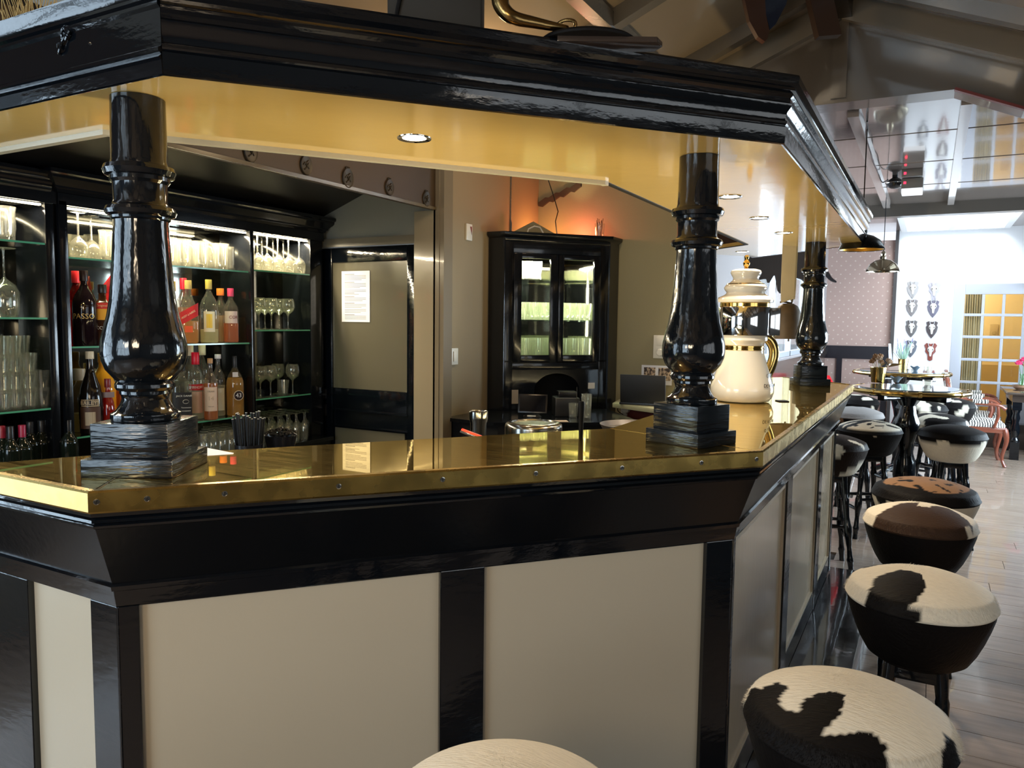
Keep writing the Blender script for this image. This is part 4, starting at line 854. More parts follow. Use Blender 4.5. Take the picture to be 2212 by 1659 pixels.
t = bottle(455, 850, -3.37, S3-0.0, 0.037, 0.33, 'round', (0.97, 0.9, 0.8), (0.66, (0.90, 0.42, 0.12)), 'amber whisky bottle with a plain cream label reading 14', (0.92, 0.014), (0.55, 0.30, 0.12), [(0.15, 0.54, (0.80, 0.60, 0.45), 1.0)])
lettering(t, 'OBAN', 0.013, 0.155, 0.038, (0.25, 0.2, 0.15)); lettering(t, '14', 0.032, 0.117, 0.038, (0.55, 0.40, 0.28)); lettering(t, 'single malt', 0.007, 0.075, 0.038, (0.4, 0.3, 0.22))
t = bottle(472, 850, -3.46, S3, 0.037, 0.345, 'round', CLR, (0.5, (0.94, 0.96, 0.92)), 'clear bottle with white and violet cap and cream label', (0.93, 0.017), (0.80, 0.78, 0.86), [(0.10, 0.46, (0.78, 0.80, 0.66), 0.9)])
t = bottle(508, 850, -3.40, S3, 0.048, 0.335, 'wide', (0.98, 0.93, 0.72), (0.64, (0.92, 0.62, 0.15)), 'golden liqueur bottle with black cap and round black 43 label', (0.80, 0.013), (0.01, 0.01, 0.012), [(0.66, 0.74, (0.75, 0.72, 0.7), 0.3)])
Md = Matrix.Rotation(0.32, 4, 'Z') @ Matrix.Translation((0.0495, 0, 0.118)) @ Matrix.Rotation(PI/2, 4, 'Y')
MB().lathe([(0, 0), (0.028, 0), (0.028, 0.0012), (0, 0.0012)], 28, M=Md).build('label_rim', plain(0.7, 0.6, 0.42, 0.4), t)
MB().lathe([(0, 0.001), (0.0245, 0.001), (0.0245, 0.002), (0, 0.002)], 28, M=Md).build('label', plain(0.02, 0.008, 0.006, 0.4), t)
text('43', 0.034, plain(0.9, 0.88, 0.85, 0.5), t, Matrix.Rotation(0.32, 4, 'Z') @ Matrix.Translation((0.0520, 0, 0.118)) @ Matrix.Rotation(PI/2, 4, 'Z') @ Matrix.Rotation(PI/2, 4, 'X'))
# wine bottles low in the left bay
for i, (px, xx, col, lab) in enumerate(((6, -3.40, (0.35, 0.01, 0.03), 'dark wine bottle with red capsule at the left edge of the photo'), (24, -3.36, (0.01, 0.01, 0.012), 'dark wine bottle with black capsule between the two red capped ones'), (50, -3.36, (0.40, 0.012, 0.06), 'dark wine bottle with crimson capsule low in the left bay'), (68, -3.44, (0.01, 0.01, 0.012), 'dark wine bottle with black capsule just right of the crimson one'), (92, -3.44, (0.01, 0.01, 0.012), 'dark wine bottle with black capsule nearest the cabinet stile'), (150, -3.36, (0.01, 0.01, 0.012), 'dark wine bottle low in the centre bay left of the column'))):
    bottle(px, 990, xx, 0.738, 0.038, 0.275, 'tall', (0.008, 0.012, 0.008, 1), None, lab, (0.66, 0.0145), col, name='wine_bottle')

# ================================================================== CORNER CUPBOARD
ang = math.atan2(0.533, 0.492); LF = 0.725
CO = Vector((-2.394, 4.264, 0))
cup = thing('corner_cupboard', 'tall black corner cupboard with two glazed doors and lit glass shelves', 'cabinet', CO, ang)
_d = Vector((math.cos(ang), math.sin(ang))); _n = Vector((_d.y, -_d.x))
def cupuz(px, py):
    r_ = ray(px, py); t = (CO.x*_n.x+CO.y*_n.y)/(r_.x*_n.x+r_.y*_n.y); P = CAMP+r_*t
    return (P.x-CO.x)*_d.x+(P.y-CO.y)*_d.y, P.z
def W2(p): q = chain_inv(cup) @ Vector((p[0], p[1], 0)); return (q.x, q.y)
pl = [W2(p) for p in ((-2.510, 4.264), (-2.394, 4.264), (-1.902, 4.797), (-1.902, 4.955))]; back = W2((-2.510, 4.955))
for a_, b_ in ((pl[0], pl[1]), (pl[2], pl[3])):
    MB().bar((*a_, 1.0), (*b_, 1.0), 0.02, 2.0).build('side_panel', BBM, cup)
MB().bar((*pl[0], 1.0), (*back, 1.0), 0.015, 1.98).build('back_panel', LMIRROR, cup, smooth=False)
MB().bar((*pl[3], 1.0), (*back, 1.0), 0.015, 1.98).build('back_panel', LMIRROR, cup, smooth=False)
def fb(u0, u1, y0, y1, z0, z1, nm, m=BBM, bev=0.003, par=None): return MB().box(u0, u1, y0, y1, z0, z1).build(nm, m, par or cup, smooth=bool(bev), bevel=bev)
fb(0.0, 0.064, 0.008, 0.03, 0, 2.0, 'stile'); fb(0.0, 0.056, 0, 0.03, 0, 2.0, 'stile'); fb(LF-0.067, LF-0.05, 0.008, 0.03, 0, 2.0, 'stile'); fb(LF-0.058, LF, 0, 0.03, 0, 2.0, 'stile')
fb(0.055, LF-0.058, 0, 0.03, 1.915, 2.0, 'top_rail'); fb(0.055, LF-0.058, 0.0085, 0.03, 1.90, 1.92, 'top_rail'); fb(0.352, 0.372, 0.0085, 0.02, 1.2, 1.92, 'meeting_strip'); fb(0.055, LF-0.058, 0, 0.03, 1.165, 1.212, 'middle_rail')
for (u0, u1, pn0, pn1) in ((0.057, 0.360, 0.110, 0.307), (0.364, LF-0.060, 0.402, 0.615)):
    dt = MB()
    dt.box(u0, pn0, -0.012, 0.008, 1.215, 1.912); dt.box(pn1, u1, -0.012, 0.008, 1.215, 1.912); dt.box(pn0, pn1, -0.012, 0.008, 1.215, 1.262); dt.box(pn0, pn1, -0.012, 0.008, 1.882, 1.912)
    do = dt.build('door', BBM, cup, bevel=0.003)
    MB().box(pn0, pn1, -0.004, 0.0, 1.262, 1.882).build('pane', PANE, do, smooth=False)
# arched recess panel below the doors
ap = []; u0, u1 = 0.055, LF-0.058; c0 = (u0+u1)/2+0.01
arch = [(c0+0.16*math.cos(a), 1.03+0.11*math.sin(a)) for a in [PI*k/14 for k in range(15)]]
b = MB()
b.box(u0, c0-0.16, 0.004, 0.024, 0.0, 1.165); b.box(c0+0.16, u1, 0.004, 0.024, 0.0, 1.165)
for (x0_, z0_), (x1_, z1_) in zip(arch, arch[1:]): b.extr([(x0_, 0.004, z0_), (x0_, 0.004, 1.165), (x1_, 0.004, 1.165), (x1_, 0.004, z1_)], (0, 0.02, 0))
b.build('arched_panel', BBM, cup, smooth=False)
MB().box(u0, u1, 0.2, 0.215, 0, 1.16).build('recess_back', BLACKM, cup, smooth=False)
plw = [Vector(p) for p in pl]
MB().sweep([tuple(p) for p in pl], [(0.0, 1.985), (0.004, 1.99), (0.010, 2.0), (0.010, 2.008), (0.030, 2.022), (0.034, 2.030), (0.034, 2.045), (0, 2.045)]).build('cornice', BBM, cup)
MB().prism([pl[0], pl[1], pl[2], pl[3], back], 2.035, 2.043).build('top_board', BBM, cup, smooth=False)
MB().prism([pl[0], pl[1], pl[2], pl[3], back], 1.215, 1.225).build('cupboard_floor', BBM, cup, smooth=False)
shp = [(0.02, 0.035), (LF-0.02, 0.035), (LF-0.02, 0.10), (LF*0.5+0.02, 0.46), (0.02, 0.10)]
for z in (1.755, 1.490): MB().prism(shp, z-0.008, z).build('glass_shelf', GLASSG, cup, smooth=False)
MB().box(0.06, 0.66, 0.05, 0.065, 1.895, 1.905).build('light_strip', LED, cup, smooth=False)
pp = CO + Vector((_d.x*0.36, _d.y*0.36, 1.885)) - Vector((_n.x*0.10, _n.y*0.10, 0))
al = area('cupboard_lamp', pp, pp-Vector((0, 0, 1)), 0.5, 0.05, 34.0, (1.0, 0.94, 0.72)); al.rotation_euler = (0, 0, ang)
for u_ in (0.075, LF-0.075): MB().box(u_-0.006, u_+0.006, 0.035, 0.045, 1.24, 1.90).build('light_strip', emis('cupboard_led', (1.0, 0.95, 0.75), 22), cup, smooth=False)
SG = lambda: proto_glass('beer_glass', [(0.001, 0), (0.026, 0.001), (0.024, 0.006), (0.022, 0.03), (0.030, 0.07), (0.031, 0.115), (0.029, 0.115), (0.028, 0.07), (0.018, 0.02), (0.001, 0.016)], '', 'glass', '', 14, None, GLASSC)
JG = lambda: proto_glass('beer_glass', [(0.001, 0), (0.036, 0.001), (0.037, 0.01), (0.037, 0.145), (0.0345, 0.145), (0.034, 0.016), (0.001, 0.014)], '', 'glass', '', 14, None, GLASSC)
def cupput(kind, maker, u, v, z, lab, grp, i=0, vi=0):
    lab = '%s, %s, %s' % (lab, ORD[i], ROW[vi])
    P = CO + Vector((_d.x*u, _d.y*u, 0)) - Vector((_n.x*v, _n.y*v, 0)); P.z = z
    put(kind, maker, P, 0.4, lab, grp)
for vi, v in enumerate((0.07, 0.14, 0.21)):
    for k in range(3): cupput('SG', SG, 0.115+k*0.066, v, 1.755, 'footed beer glass on the cupboard top shelf', 'beer glasses, cupboard top shelf', k, vi)
for vi, v in enumerate((0.07, 0.145, 0.22)):
    for k in range(8):
        u = 0.10+k*0.072
        cupput('SG', SG, u, v, 1.490, 'footed beer glass on the cupboard middle shelf', 'beer glasses, cupboard middle shelf', k, vi)
for vi, v in enumerate((0.08, 0.165)):
    for k in range(7): cupput('JG', JG, 0.10+k*0.084, v, 1.225, 'tall beer glass on the cupboard bottom shelf', 'beer glasses, cupboard bottom shelf', k, vi)
for px, py, hw, hh, lab, col in ((1112, 857, 0.022, 0.045, 'upright tan card leaning on the lower left of the corner cupboard', (0.30, 0.24, 0.17)), (1277, 833, 0.024, 0.020, 'small white card fixed to the lower right of the corner cupboard', (0.5, 0.5, 0.47))):
    u_, z_ = cupuz(px, py); P = CO + Vector((_d.x*u_, _d.y*u_, 0)) + Vector((_n.x*0.003, _n.y*0.003, 0)); P.z = z_
    o = MB().box(-hw, hw, -0.002, 0.002, -hh, hh).build('paper_card', plain(*col, 0.6), smooth=False); o.location = P; o.rotation_euler = (0, 0, ang); tag(o, lab, 'card')
# on top of the cupboard: lamps, cables, jar with straws
def cupworld(u, v, z): P = CO + Vector((_d.x*u, _d.y*u, 0)) - Vector((_n.x*v, _n.y*v, 0)); P.z = z; return P
TZ = 2.0455
o = thing('uplight', 'taupe triangular uplight cover on top of the corner cupboard', 'lamp', cupworld(0.26, 0.20, TZ), ang)
MB().extr([(-0.17, 0, 0), (0.17, 0, 0), (0.17, 0, 0.02), (0.0, 0, 0.10), (-0.13, 0, 0.03)], (0, 0.025, 0)).build('cover', OLIVE, o, smooth=False)
o = thing('cable_loop', 'white cable loop lying on top of the corner cupboard', 'cable', cupworld(0.24, 0.10, TZ), ang)
MB().tube([(-0.06, 0, 0.004), (-0.05, 0, 0.035), (-0.01, 0.0, 0.055), (0.03, 0, 0.05), (0.06, 0, 0.004)], 0.005, 8).build('cable', WHITEP, o)
sp_ = thing('spot_lamp', 'small wall washing spot at the left of the cupboard top', 'lamp', cupworld(0.10, 0.34, TZ), ang)
MB().lathe([(0.02, 0), (0.024, 0.03), (0.022, 0.03)], 14).build('housing', BLACKP, sp_); MB().lathe([(0, 0.026), (0.019, 0.027), (0, 0.028)], 12).build('bulb', LAMPON, sp_)
sp_ = thing('spot_lamp', 'small flat warm lamp at the right of the cupboard top', 'lamp', cupworld(0.52, 0.16, TZ), ang)
MB().box(-0.06, 0.06, -0.02, 0.02, 0, 0.014).build('housing', WHITEP, sp_); MB().box(-0.05, 0.05, -0.015, 0.015, 0.014, 0.018).build('bulb', emis('flat_lamp_glow', (1.0, 0.75, 0.4), 6), sp_)
P = cupworld(0.10, 0.36, TZ+0.03); spot('washer_beam', P, P+Vector((-0.12, 0.0, 1)), 9.0, (1.0, 0.66, 0.28), 75, 0.9, 0.01)
P = cupworld(0.40, 0.34, TZ+0.04); point('orange_glow', P, 2.6, (1.0, 0.45, 0.12), 0.03)
P = cupworld(0.58, 0.22, TZ+0.03); point('red_glow', P, 4.2, (1.0, 0.20, 0.12), 0.03)
P = cupworld(0.50, 0.17, TZ+0.03); spot('washer_beam', P, P+Vector((0.0, 0.25, 1)), 7.0, (1.0, 0.8, 0.4), 60, 0.9, 0.01)
jp = atx(1107, 492, -2.50)
wl = MB().tube([(WX+0.006, jp.y, 2.05), (WX+0.006, jp.y, 2.14), (WX+0.004, jp.y-0.004, 2.16), (WX+0.004, jp.y-0.004, 2.75)], [0.006, 0.006, 0.003, 0.003], 8).build('wall_cable', BLACKP, loc=(WX, jp.y, 2.05)); tag(wl, 'thin vertical cable running up the beige wall above the cupboard', 'cable')
wr = MB().tube([cupworld(0.40, 0.12, TZ+0.004), cupworld(0.39, 0.13, TZ+0.10), cupworld(0.42, 0.16, TZ+0.17), cupworld(0.40, 0.2, TZ+0.28), cupworld(0.37, 0.22, TZ+0.38), cupworld(0.40, 0.22, TZ+0.5)], 0.0035, 6).build('hanging_wire', BLACKP, loc=cupworld(0.4, 0.12, TZ)); tag(wr, 'thin dark wire rising in a curve from the cupboard top', 'cable')
g = thing('straw_jar', 'glass tumbler of dark sticks on the right of the cupboard top', 'jar', cupworld(0.695, 0.09, TZ), ang)
MB().lathe(tumbler_prof(0.095, 0.030, 0.034), 18, cap=False).build('glass_jar', GLASSW, g)
for i in range(9):
    a = i*0.7; MB().tube([(0.010*math.cos(a), 0.010*math.sin(a), 0.014), (0.022*math.cos(a), 0.022*math.sin(a), 0.105+0.012*(i % 3))], 0.0018, 5).build('stick', DARKWOOD, g)
# ragged dark board leaning in the corner above the cupboard
pA, pB = aty(1160, 440, OY-0.04), aty(1252, 397, OY-0.04)
b = MB(); pts = []; n = 12
for i in range(n+1):
    q = pA.lerp(pB, i/n); pts.append((q.x, OY-0.02, q.z+0.012+0.006*((i*7) % 3)))
for i in range(n, -1, -1):
    q = pA.lerp(pB, i/n); pts.append((q.x, OY-0.02, q.z-0.014-0.008*((i*5) % 3)))
o = b.extr(pts, (0, 0.018, 0)).build('bark_strip', mat('dark_bark', (0.05, 0.03, 0.02), 0.8), smooth=False, loc=(pA.x, OY, pA.z)); tag(o, 'ragged dark bark strip slanting up the corner above the cupboard', 'wood strip')

# ================================================================== THINGS ON AND BEHIND THE BAR
def rodz(a, b_, r, nm, m, par, seg=10): return MB().tube([a, b_], r, seg).build(nm, m, par)
RZ = math.atan2(_r.y, _r.x)       # heading of the photo's horizontal
# porcelain jug beer tower
jug = thing('beer_tower', 'big white porcelain jug shaped beer tower with gold bands and chrome collar', 'beer tower', (-0.70, 3.34, BZ), RZ)
jp_ = [(0.085, 0.0), (0.112, 0.004), (0.124, 0.018), (0.132, 0.040), (0.131, 0.062), (0.121, 0.095), (0.108, 0.135), (0.096, 0.172), (0.086, 0.205), (0.083, 0.22)]
MB().lathe(jp_, 48).build('belly', WHITE, jug, ang=0.9)
MB().lathe([(0.083, 0.219), (0.0855, 0.221), (0.0855, 0.226), (0.083, 0.228), (0.083, 0.231), (0.0855, 0.233), (0.0855, 0.238), (0.083, 0.24)], 48, cap=False).build('gold_band', GOLD, jug)
MB().lathe([(0.082, 0.238), (0.086, 0.250), (0.098, 0.262), (0.099, 0.272), (0.094, 0.283)], 48).build('neck', WHITE, jug)
b = MB(); b.lathe([(0.108, 0.283), (0.109, 0.285), (0.109, 0.400), (0.108, 0.402)], 48); b.build('chrome_collar', CHROME, jug)
MB().box(0.06, 0.136, -0.055, 0.055, 0.283, 0.400).build('tap_housing', CHROME, jug, bevel=0.004)
MB().lathe([(0.101, 0.402), (0.1025, 0.404), (0.1025, 0.418), (0.101, 0.42)], 48).build('gold_band', GOLD, jug)
lid = MB().lathe([(0.10, 0.419), (0.115, 0.422), (0.118, 0.432), (0.110, 0.443), (0.090, 0.452), (0.080, 0.458), (0.078, 0.465), (0.086, 0.475), (0.0885, 0.484), (0.082, 0.495), (0.066, 0.506), (0.054, 0.516), (0.053, 0.526), (0.060, 0.538), (0.064, 0.548), (0.060, 0.557), (0.045, 0.562), (0, 0.563)], 48).build('lid', WHITE, jug, ang=0.9)
MB().lathe([(0.075, 0.4995), (0.078, 0.4975), (0.0775, 0.5015)], 48, cap=False).build('gold_line', GOLD, lid)
MB().lathe([(0.012, 0.563), (0.006, 0.570), (0.012, 0.578), (0.0145, 0.588), (0.010, 0.598), (0.006, 0.602), (0.009, 0.608), (0.010, 0.615), (0.006, 0.622), (0, 0.623)], 20).build('gold_finial', GOLD, jug)
hp = [(0.085, 0, 0.275), (0.115, 0, 0.268), (0.138, 0, 0.235), (0.143, 0, 0.195), (0.132, 0, 0.150), (0.118, 0, 0.115), (0.112, 0, 0.10)]
def smooth_pts(p, n=4):
    p = [Vector(q) for q in p]; out = []
    for i in range(len(p)-1):
        p0, p1, p2, p3 = p[max(i-1, 0)], p[i], p[i+1], p[min(i+2, len(p)-1)]
        for k in range(n):
            t = k/n; out.append(0.5*((2*p1)+(-p0+p2)*t+(2*p0-5*p1+4*p2-p3)*t*t+(-p0+3*p1-3*p2+p3)*t**3))
    return out+[p[-1]]
MB().tube([q+Vector((0, 0.03, 0)) for q in smooth_pts(hp)], 0.0215, 14).build('brass_handle', BRASS, jug)
for k, (txt, zz, s_, a0) in enumerate((('OP EEN', 0.115, 0.022, 0.25), ('DE KONING', 0.075, 0.020, 0.12))):
    rr = 0.118 if k == 0 else 0.1325
    text(txt, s_, BLACKP, jug, Matrix.Rotation(a0-0.85, 4, 'Z') @ Matrix.Translation((0, 0, zz)), bend=rr)
MB().prism([(0.155, -0.02), (0.20, -0.02), (0.20, 0.03), (0.155, 0.03)], 0.0005, 0.004).build('drip_grille', BLACKM, jug, smooth=False)

# cow bell on a leather strap under the soffit
bp_ = atz(1708, 532, KZ)
bell = thing('cow_bell', 'old bronze cow bell hanging from a wide cream leather strap', 'bell', (bp_.x, bp_.y, KZ), RZ)
D_ = (bp_-CAMP).dot(_F); k_ = D_/F_PX
MB().extr([(-0.052, -0.02, 0), (0.026, -0.02, 0), (0.022, -0.022, -0.30), (-0.048, -0.02, -0.325), (-0.052, -0.02, -0.24)], (0, 0.007, 0)).build('strap', LEATHER, bell, smooth=False)
MB().extr([(0.030, 0.05, 0), (0.053, 0.03, 0), (0.052, 0.03, -0.24), (0.046, 0.02, -0.30), (0.028, 0.04, -0.31), (0.026, 0.05, -0.2)], (0.0, 0.007, 0)).build('strap', LEATHER, bell, smooth=False)
MB().tube([(-0.05, -0.016, -0.32), (-0.03, 0, -0.315), (0.02, 0, -0.325), (0.03, 0.01, -0.29), (0.03, 0.03, -0.32)], 0.006, 8).build('hoop', BELLM, bell)
MB().lathe([(0.0, -0.325), (0.03, -0.327), (0.055, -0.342), (0.070, -0.372), (0.078, -0.42), (0.080, -0.48), (0.077, -0.52), (0.0795, -0.53), (0.074, -0.53), (0.0, -0.49)], 32, M=Matrix.Diagonal((1.0, 0.72, 1, 1))).build('bell_body', BELLM, bell, ang=1.0)
MB().tube([(0.01, 0, -0.49), (0.01, 0, -0.545)], 0.005, 8).build('clapper', BELLM, bell)

# items on / behind the counter
def onplane(px, row, z): return atz(px, row, z)
WZ = 0.93
p = Vector((-1.50, 2.62, WZ)); p = atz(1033, 975, WZ); p = CAMP+(p-CAMP)*1.0
t = thing('shaker_cup', 'polished steel cocktail cup with flared collar standing behind the bar', 'cup', (p.x*0.93, p.y*0.93, WZ))
q = pr_z = None
MB().lathe([(0.0, 0), (0.030, 0), (0.031, 0.004), (0.031, 0.150), (0.036, 0.165), (0.037, 0.172), (0.037, 0.195), (0.034, 0.198), (0.032, 0.195), (0.030, 0.16), (0.0, 0.15)], 32).build('cup_body', STEEL, t)
p = atz(1152, 975, WZ)
t = thing('ice_bucket', 'wide brushed steel drum lid with rounded rim behind the bar', 'bucket', (p.x, p.y, WZ))
MB().lathe([(0.0, 0), (0.120, 0), (0.122, 0.01), (0.122, 0.105), (0.119, 0.118), (0.108, 0.125), (0.095, 0.1255), (0.093, 0.121), (0.04, 0.120), (0.0, 0.1205)], 56).build('drum', STEEL, t, ang=0.9)
t = thing('tongs', 'red handled pen and black phone like card leaning on the inner bar edge', 'pen', atz(1030, 948, BZ-0.03), 0.5)
MB().obox((0, 0, 0.012), (0.10, 0.012, 0.006), M=Matrix.Rotation(0.35, 4, 'Y')).build('red_barrel', plain(0.85, 0.03, 0.01, 0.3), t, bevel=0.002)
MB().obox((-0.012, 0.01, 0.006), (0.085, 0.02, 0.005), M=Matrix.Rotation(0.38, 4, 'Y')).build('black_card', BLACKP, t, bevel=0.001)
p = atz(1262, 948, BZ)
t = thing('tap_lever', 'slim black upright lever at the inner edge of the brass top', 'lever', (p.x-0.015, p.y+0.01, BZ-0.02), RZ)
MB().lathe([(0.0, 0), (0.006, 0), (0.006, 0.03), (0.008, 0.09), (0.009, 0.118), (0.007, 0.125), (0, 0.126)], 12, M=Matrix.Diagonal((1, 0.5, 1, 1))).build('grip', mat('lever_black', (0.0015, 0.0015, 0.0015), 0.5, spec=0.1), t)
p = atz(1375, 960, WZ)
t = thing('serving_tray', 'large round grey serving tray leaning behind the second column', 'tray', (p.x, p.y, WZ+0.07))
MB().lathe([(0.0, 0.0), (0.150, 0.0), (0.165, 0.022), (0.168, 0.022), (0.153, -0.004), (0.0, -0.004)], 56).build('tray_body', mat('grey_tray', (0.10, 0.088, 0.078), 0.4, metal=0.3), t, ang=0.8)
MB().lathe([(0, -0.07), (0.12, -0.07), (0.12, -0.004), (0, -0.004)], 32).build('stacked_bowl', BLACKM, t)
# straws in a holder, beaded bowl, paper
p = atz(538, 1005, WZ)
t = thing('straw_holder', 'black round holder behind the brass bar top near the first column', 'holder', (p.x, p.y, WZ))
MB().lathe([(0, 0), (0.048, 0), (0.050, 0.08), (0.047, 0.08), (0.045, 0.005), (0, 0.005)], 24).build('cup', BLACKP, t)
s0 = None
for i in range(26):
    a = i*2.4; rr = 0.008+0.034*math.sqrt((i+0.5)/26); tilt = rr*2.6
    loc = (p.x+rr*math.cos(a), p.y+rr*math.sin(a), WZ+0.008)
    if s0 is None:
        s0 = MB().lathe([(0.0036, 0), (0.0036, 0.17), (0.0028, 0.17), (0.0028, 0.0)], 8, cap=False).build('drinking_straw', STRAWM); MB().lathe([(0.0027, 0.169), (0.0040, 0.169), (0.0040, 0.1705), (0.0027, 0.1705)], 8, cap=False).build('straw_rim', WHITEP, s0)
        tag(s0, 'black paper straw standing in the holder behind the bar', 'straw', 'black straws in the holder'); o = s0
    else: o = dup(s0, loc)
    o.location = (loc[0], loc[1], WZ+0.006+0.008*(i % 4)); o.rotation_euler = (-math.sin(a)*tilt, math.cos(a)*tilt, 0)
p = atz(607, 995, WZ)
t = thing('beaded_bowl', 'dark glittering beaded bowl behind the bar right of the straws', 'bowl', (p.x, p.y, WZ))
MB().lathe([(0, 0), (0.04, 0), (0.062, 0.10), (0.058, 0.10), (0.036, 0.006), (0, 0.006)], 28).build('bowl_body', BLACKP, t)
b = MB()
for k in range(110):
    a = R.random()*2*PI; rr = 0.058*math.sqrt(R.random()); b.lathe([(0.0, -0.006), (0.006, 0), (0.0, 0.006)], 6, c=(rr*math.cos(a), rr*math.sin(a), 0.105+0.020*(1-rr/0.06)+0.004*R.random()))
b.build('beads', mat('glossy_dark_bead', (0.02, 0.02, 0.018), 0.06, coat=1), t, kind='stuff', smooth=False)
pp_ = [atz(*q, BZ+0.0006) for q in ((448, 968), (505, 979), (503, 981), (448, 985))]
o = MB().prism([(q.x, q.y) for q in pp_], BZ+0.0004, BZ+0.0012).build('paper_sheet', PAPER, smooth=False, loc=(pp_[0].x, pp_[0].y, BZ)); tag(o, 'corner of a white paper sheet on the brass beside the first column', 'paper')

# desk in front of the corner cupboard with tablet, printer, glasses
dk = thing('back_desk', 'black back desk in front of the corner cupboard', 'desk', (-1.9, 4.2, 0))
dpoly = [(-2.50, 3.74), (-2.14, 3.70), (-1.44, 4.20), (-1.87, 4.74), (-2.36, 4.24), (-2.50, 4.24)]
MB().prism(dpoly, 0.885, 0.905).build('desk_top', BBM, dk, world=True, smooth=False)
MB().prism([(x+(-1.98-x)*0.06, y+(4.2-y)*0.06) for x, y in dpoly], 0, 0.885).build('desk_body', BLACKM, dk, world=True, smooth=False)
DZ = 0.905
p = atz(1150, 903, DZ)
t = thing('tablet_register', 'black tablet on a round stand with a small white sticker', 'tablet', (p.x, p.y, DZ), RZ-0.15)
MB().lathe([(0, 0), (0.055, 0), (0.055, 0.012), (0.04, 0.02), (0, 0.02)], 24).build('stand_foot', BLACKP, t)
Mt = Matrix.Rotation(-0.30, 4, 'X')
MB().obox((0, 0.01, 0.085), (0.175, 0.010, 0.115), M=Mt).build('tablet_body', BLACKP, t, bevel=0.004)
MB().obox((0, 0.01, 0.085), (0.155, 0.0115, 0.098), M=Mt).build('screen', mat('dark_screen', (0.004, 0.004, 0.006), 0.06), t, smooth=False)
MB().obox((0, -0.045, 0.018), (0.05, 0.012, 0.006)).build('white_sticker', WHITEP, t, smooth=False)
p = atz(1222, 898, DZ)
t = thing('receipt_printer', 'square black receipt printer beside the tablet', 'printer', (p.x, p.y, DZ), RZ+0.1)
MB().box(-0.075, 0.075, -0.06, 0.09, 0, 0.115).build('printer_body', mat('dark_grey_plastic', (0.02, 0.021, 0.023), 0.3), t, bevel=0.008)
MB().box(-0.05, 0.065, -0.03, 0.07, 0.115, 0.150).build('paper_lid', BLACKP, t, bevel=0.006)
MB().box(0.045, 0.058, -0.062, -0.059, 0.07, 0.083).build('button', GREYM, t, smooth=False)
p = atz(1238, 903, DZ)
t = thing('cut_glass', 'small cut glass tumbler with squiggly pattern on the back desk', 'glass', (p.x, p.y, DZ)); MB().lathe(tumbler_prof(0.09, 0.024, 0.030), 12, cap=False).build('glass_body', GLASSW, t, ang=0.3)
p = atz(1266, 905, DZ)
t = thing('highball_glass', 'tall empty straight glass on the back desk', 'glass', (p.x, p.y, DZ)); MB().lathe(tumbler_prof(0.15, 0.029, 0.032), 24, cap=False).build('glass_body', GLASSW, t)
p = atz(1204, 910, DZ); o = MB().obox((0, 0, 0.001), (0.12, 0.07, 0.002), rz=0.6).build('menu_card', plain(0.35, 0.25, 0.18, 0.5), loc=(0, 0, 0)); o.location = (p.x, p.y, DZ); tag(o, 'small brown card lying on the back desk by the printer', 'card')
p = atz(1245, 905, DZ); o = MB().tube([(0, 0, 0), (0, 0, 0.19)], 0.0018, 6).build('glass_rod', STEEL); o.location = (p.x, p.y, DZ); tag(o, 'thin steel spike upright on the back desk beside the cut glass', 'spike')
# plates on cupboard recess sides
P = aty(1400, 0, OY)
# side board along the olive wall with laptop, photo card and socket
sb = thing('side_shelf', 'pale edged shelf along the olive wall carrying the laptop', 'shelf', (-1.6, 4.8, 0))
MB().prism([(-1.86, 4.955), (-1.80, 4.66), (-1.45, 4.50), (-1.30, 4.50), (-1.30, 4.955)], 0.925, 0.955).build('shelf_board', mat('pale_olive_edge', (0.34, 0.33, 0.22), 0.3, coat=0.3), sb, world=True, bevel=0.004)
MB().box(-1.80, -1.31, 4.945, 4.958, 0.0, 0.925).build('dark_red_panel', REDB, sb, world=True, smooth=False)
t = thing('laptop', 'open black laptop on the pale shelf under the photo card', 'laptop', (-1.60, 4.74, 0.955), 0.12)
MB().box(-0.15, 0.15, -0.11, 0.09, 0, 0.014).build('keyboard_base', BLACKP, t, bevel=0.003)
MB().obox((0, -0.11, 0.10), (0.29, 0.010, 0.19), M=Matrix.Rotation(0.10, 4, 'X')).build('lid', mat('black_laptop_lid', (0.006, 0.006, 0.007), 0.5), t, bevel=0.003)
MB().obox((0, -0.104, 0.10), (0.27, 0.004, 0.17), M=Matrix.Rotation(0.10, 4, 'X')).build('screen', BLACKP, t, smooth=False)
a_, c_ = aty(1387, 788, OY), aty(1452, 812, OY)
t = thing('photo_card', 'white card with two sepia photos pinned to the olive wall', 'card', ((a_.x+c_.x)/2, OY-0.006, a_.z-0.13))
wd = c_.x-a_.x
MB().box(-wd/2, wd/2, -0.001, 0.001, 0, 0.13).build('card', PAPER, t, smooth=False)
def photomat(nm, sc_):
    m, nt, b = newmat(nm); tc = N(nt, 'ShaderNodeTexCoord'); n = N(nt, 'ShaderNodeTexNoise'); n.inputs['Scale'].default_value = sc_; cr = N(nt, 'ShaderNodeValToRGB')
    cr.color_ramp.elements[0].color = (0.03, 0.015, 0.008, 1); cr.color_ramp.elements[0].position = 0.42; cr.color_ramp.elements[1].color = (0.55, 0.42, 0.30, 1); cr.color_ramp.elements[1].position = 0.6
    nt.links.new(tc.outputs['Object'], n.inputs[0]); nt.links.new(n.outputs[0], cr.inputs[0]); nt.links.new(cr.outputs[0], b.inputs['Base Color']); return m
MB().box(-wd*0.42, -wd*0.04, -0.002, -0.001, 0.03, 0.115).build('photo', photomat('sepia_photo_a', 60), t, smooth=False)
MB().box(wd*0.06, wd*0.46, -0.002, -0.001, 0.03, 0.115).build('photo', photomat('sepia_photo_b', 45), t, smooth=False)
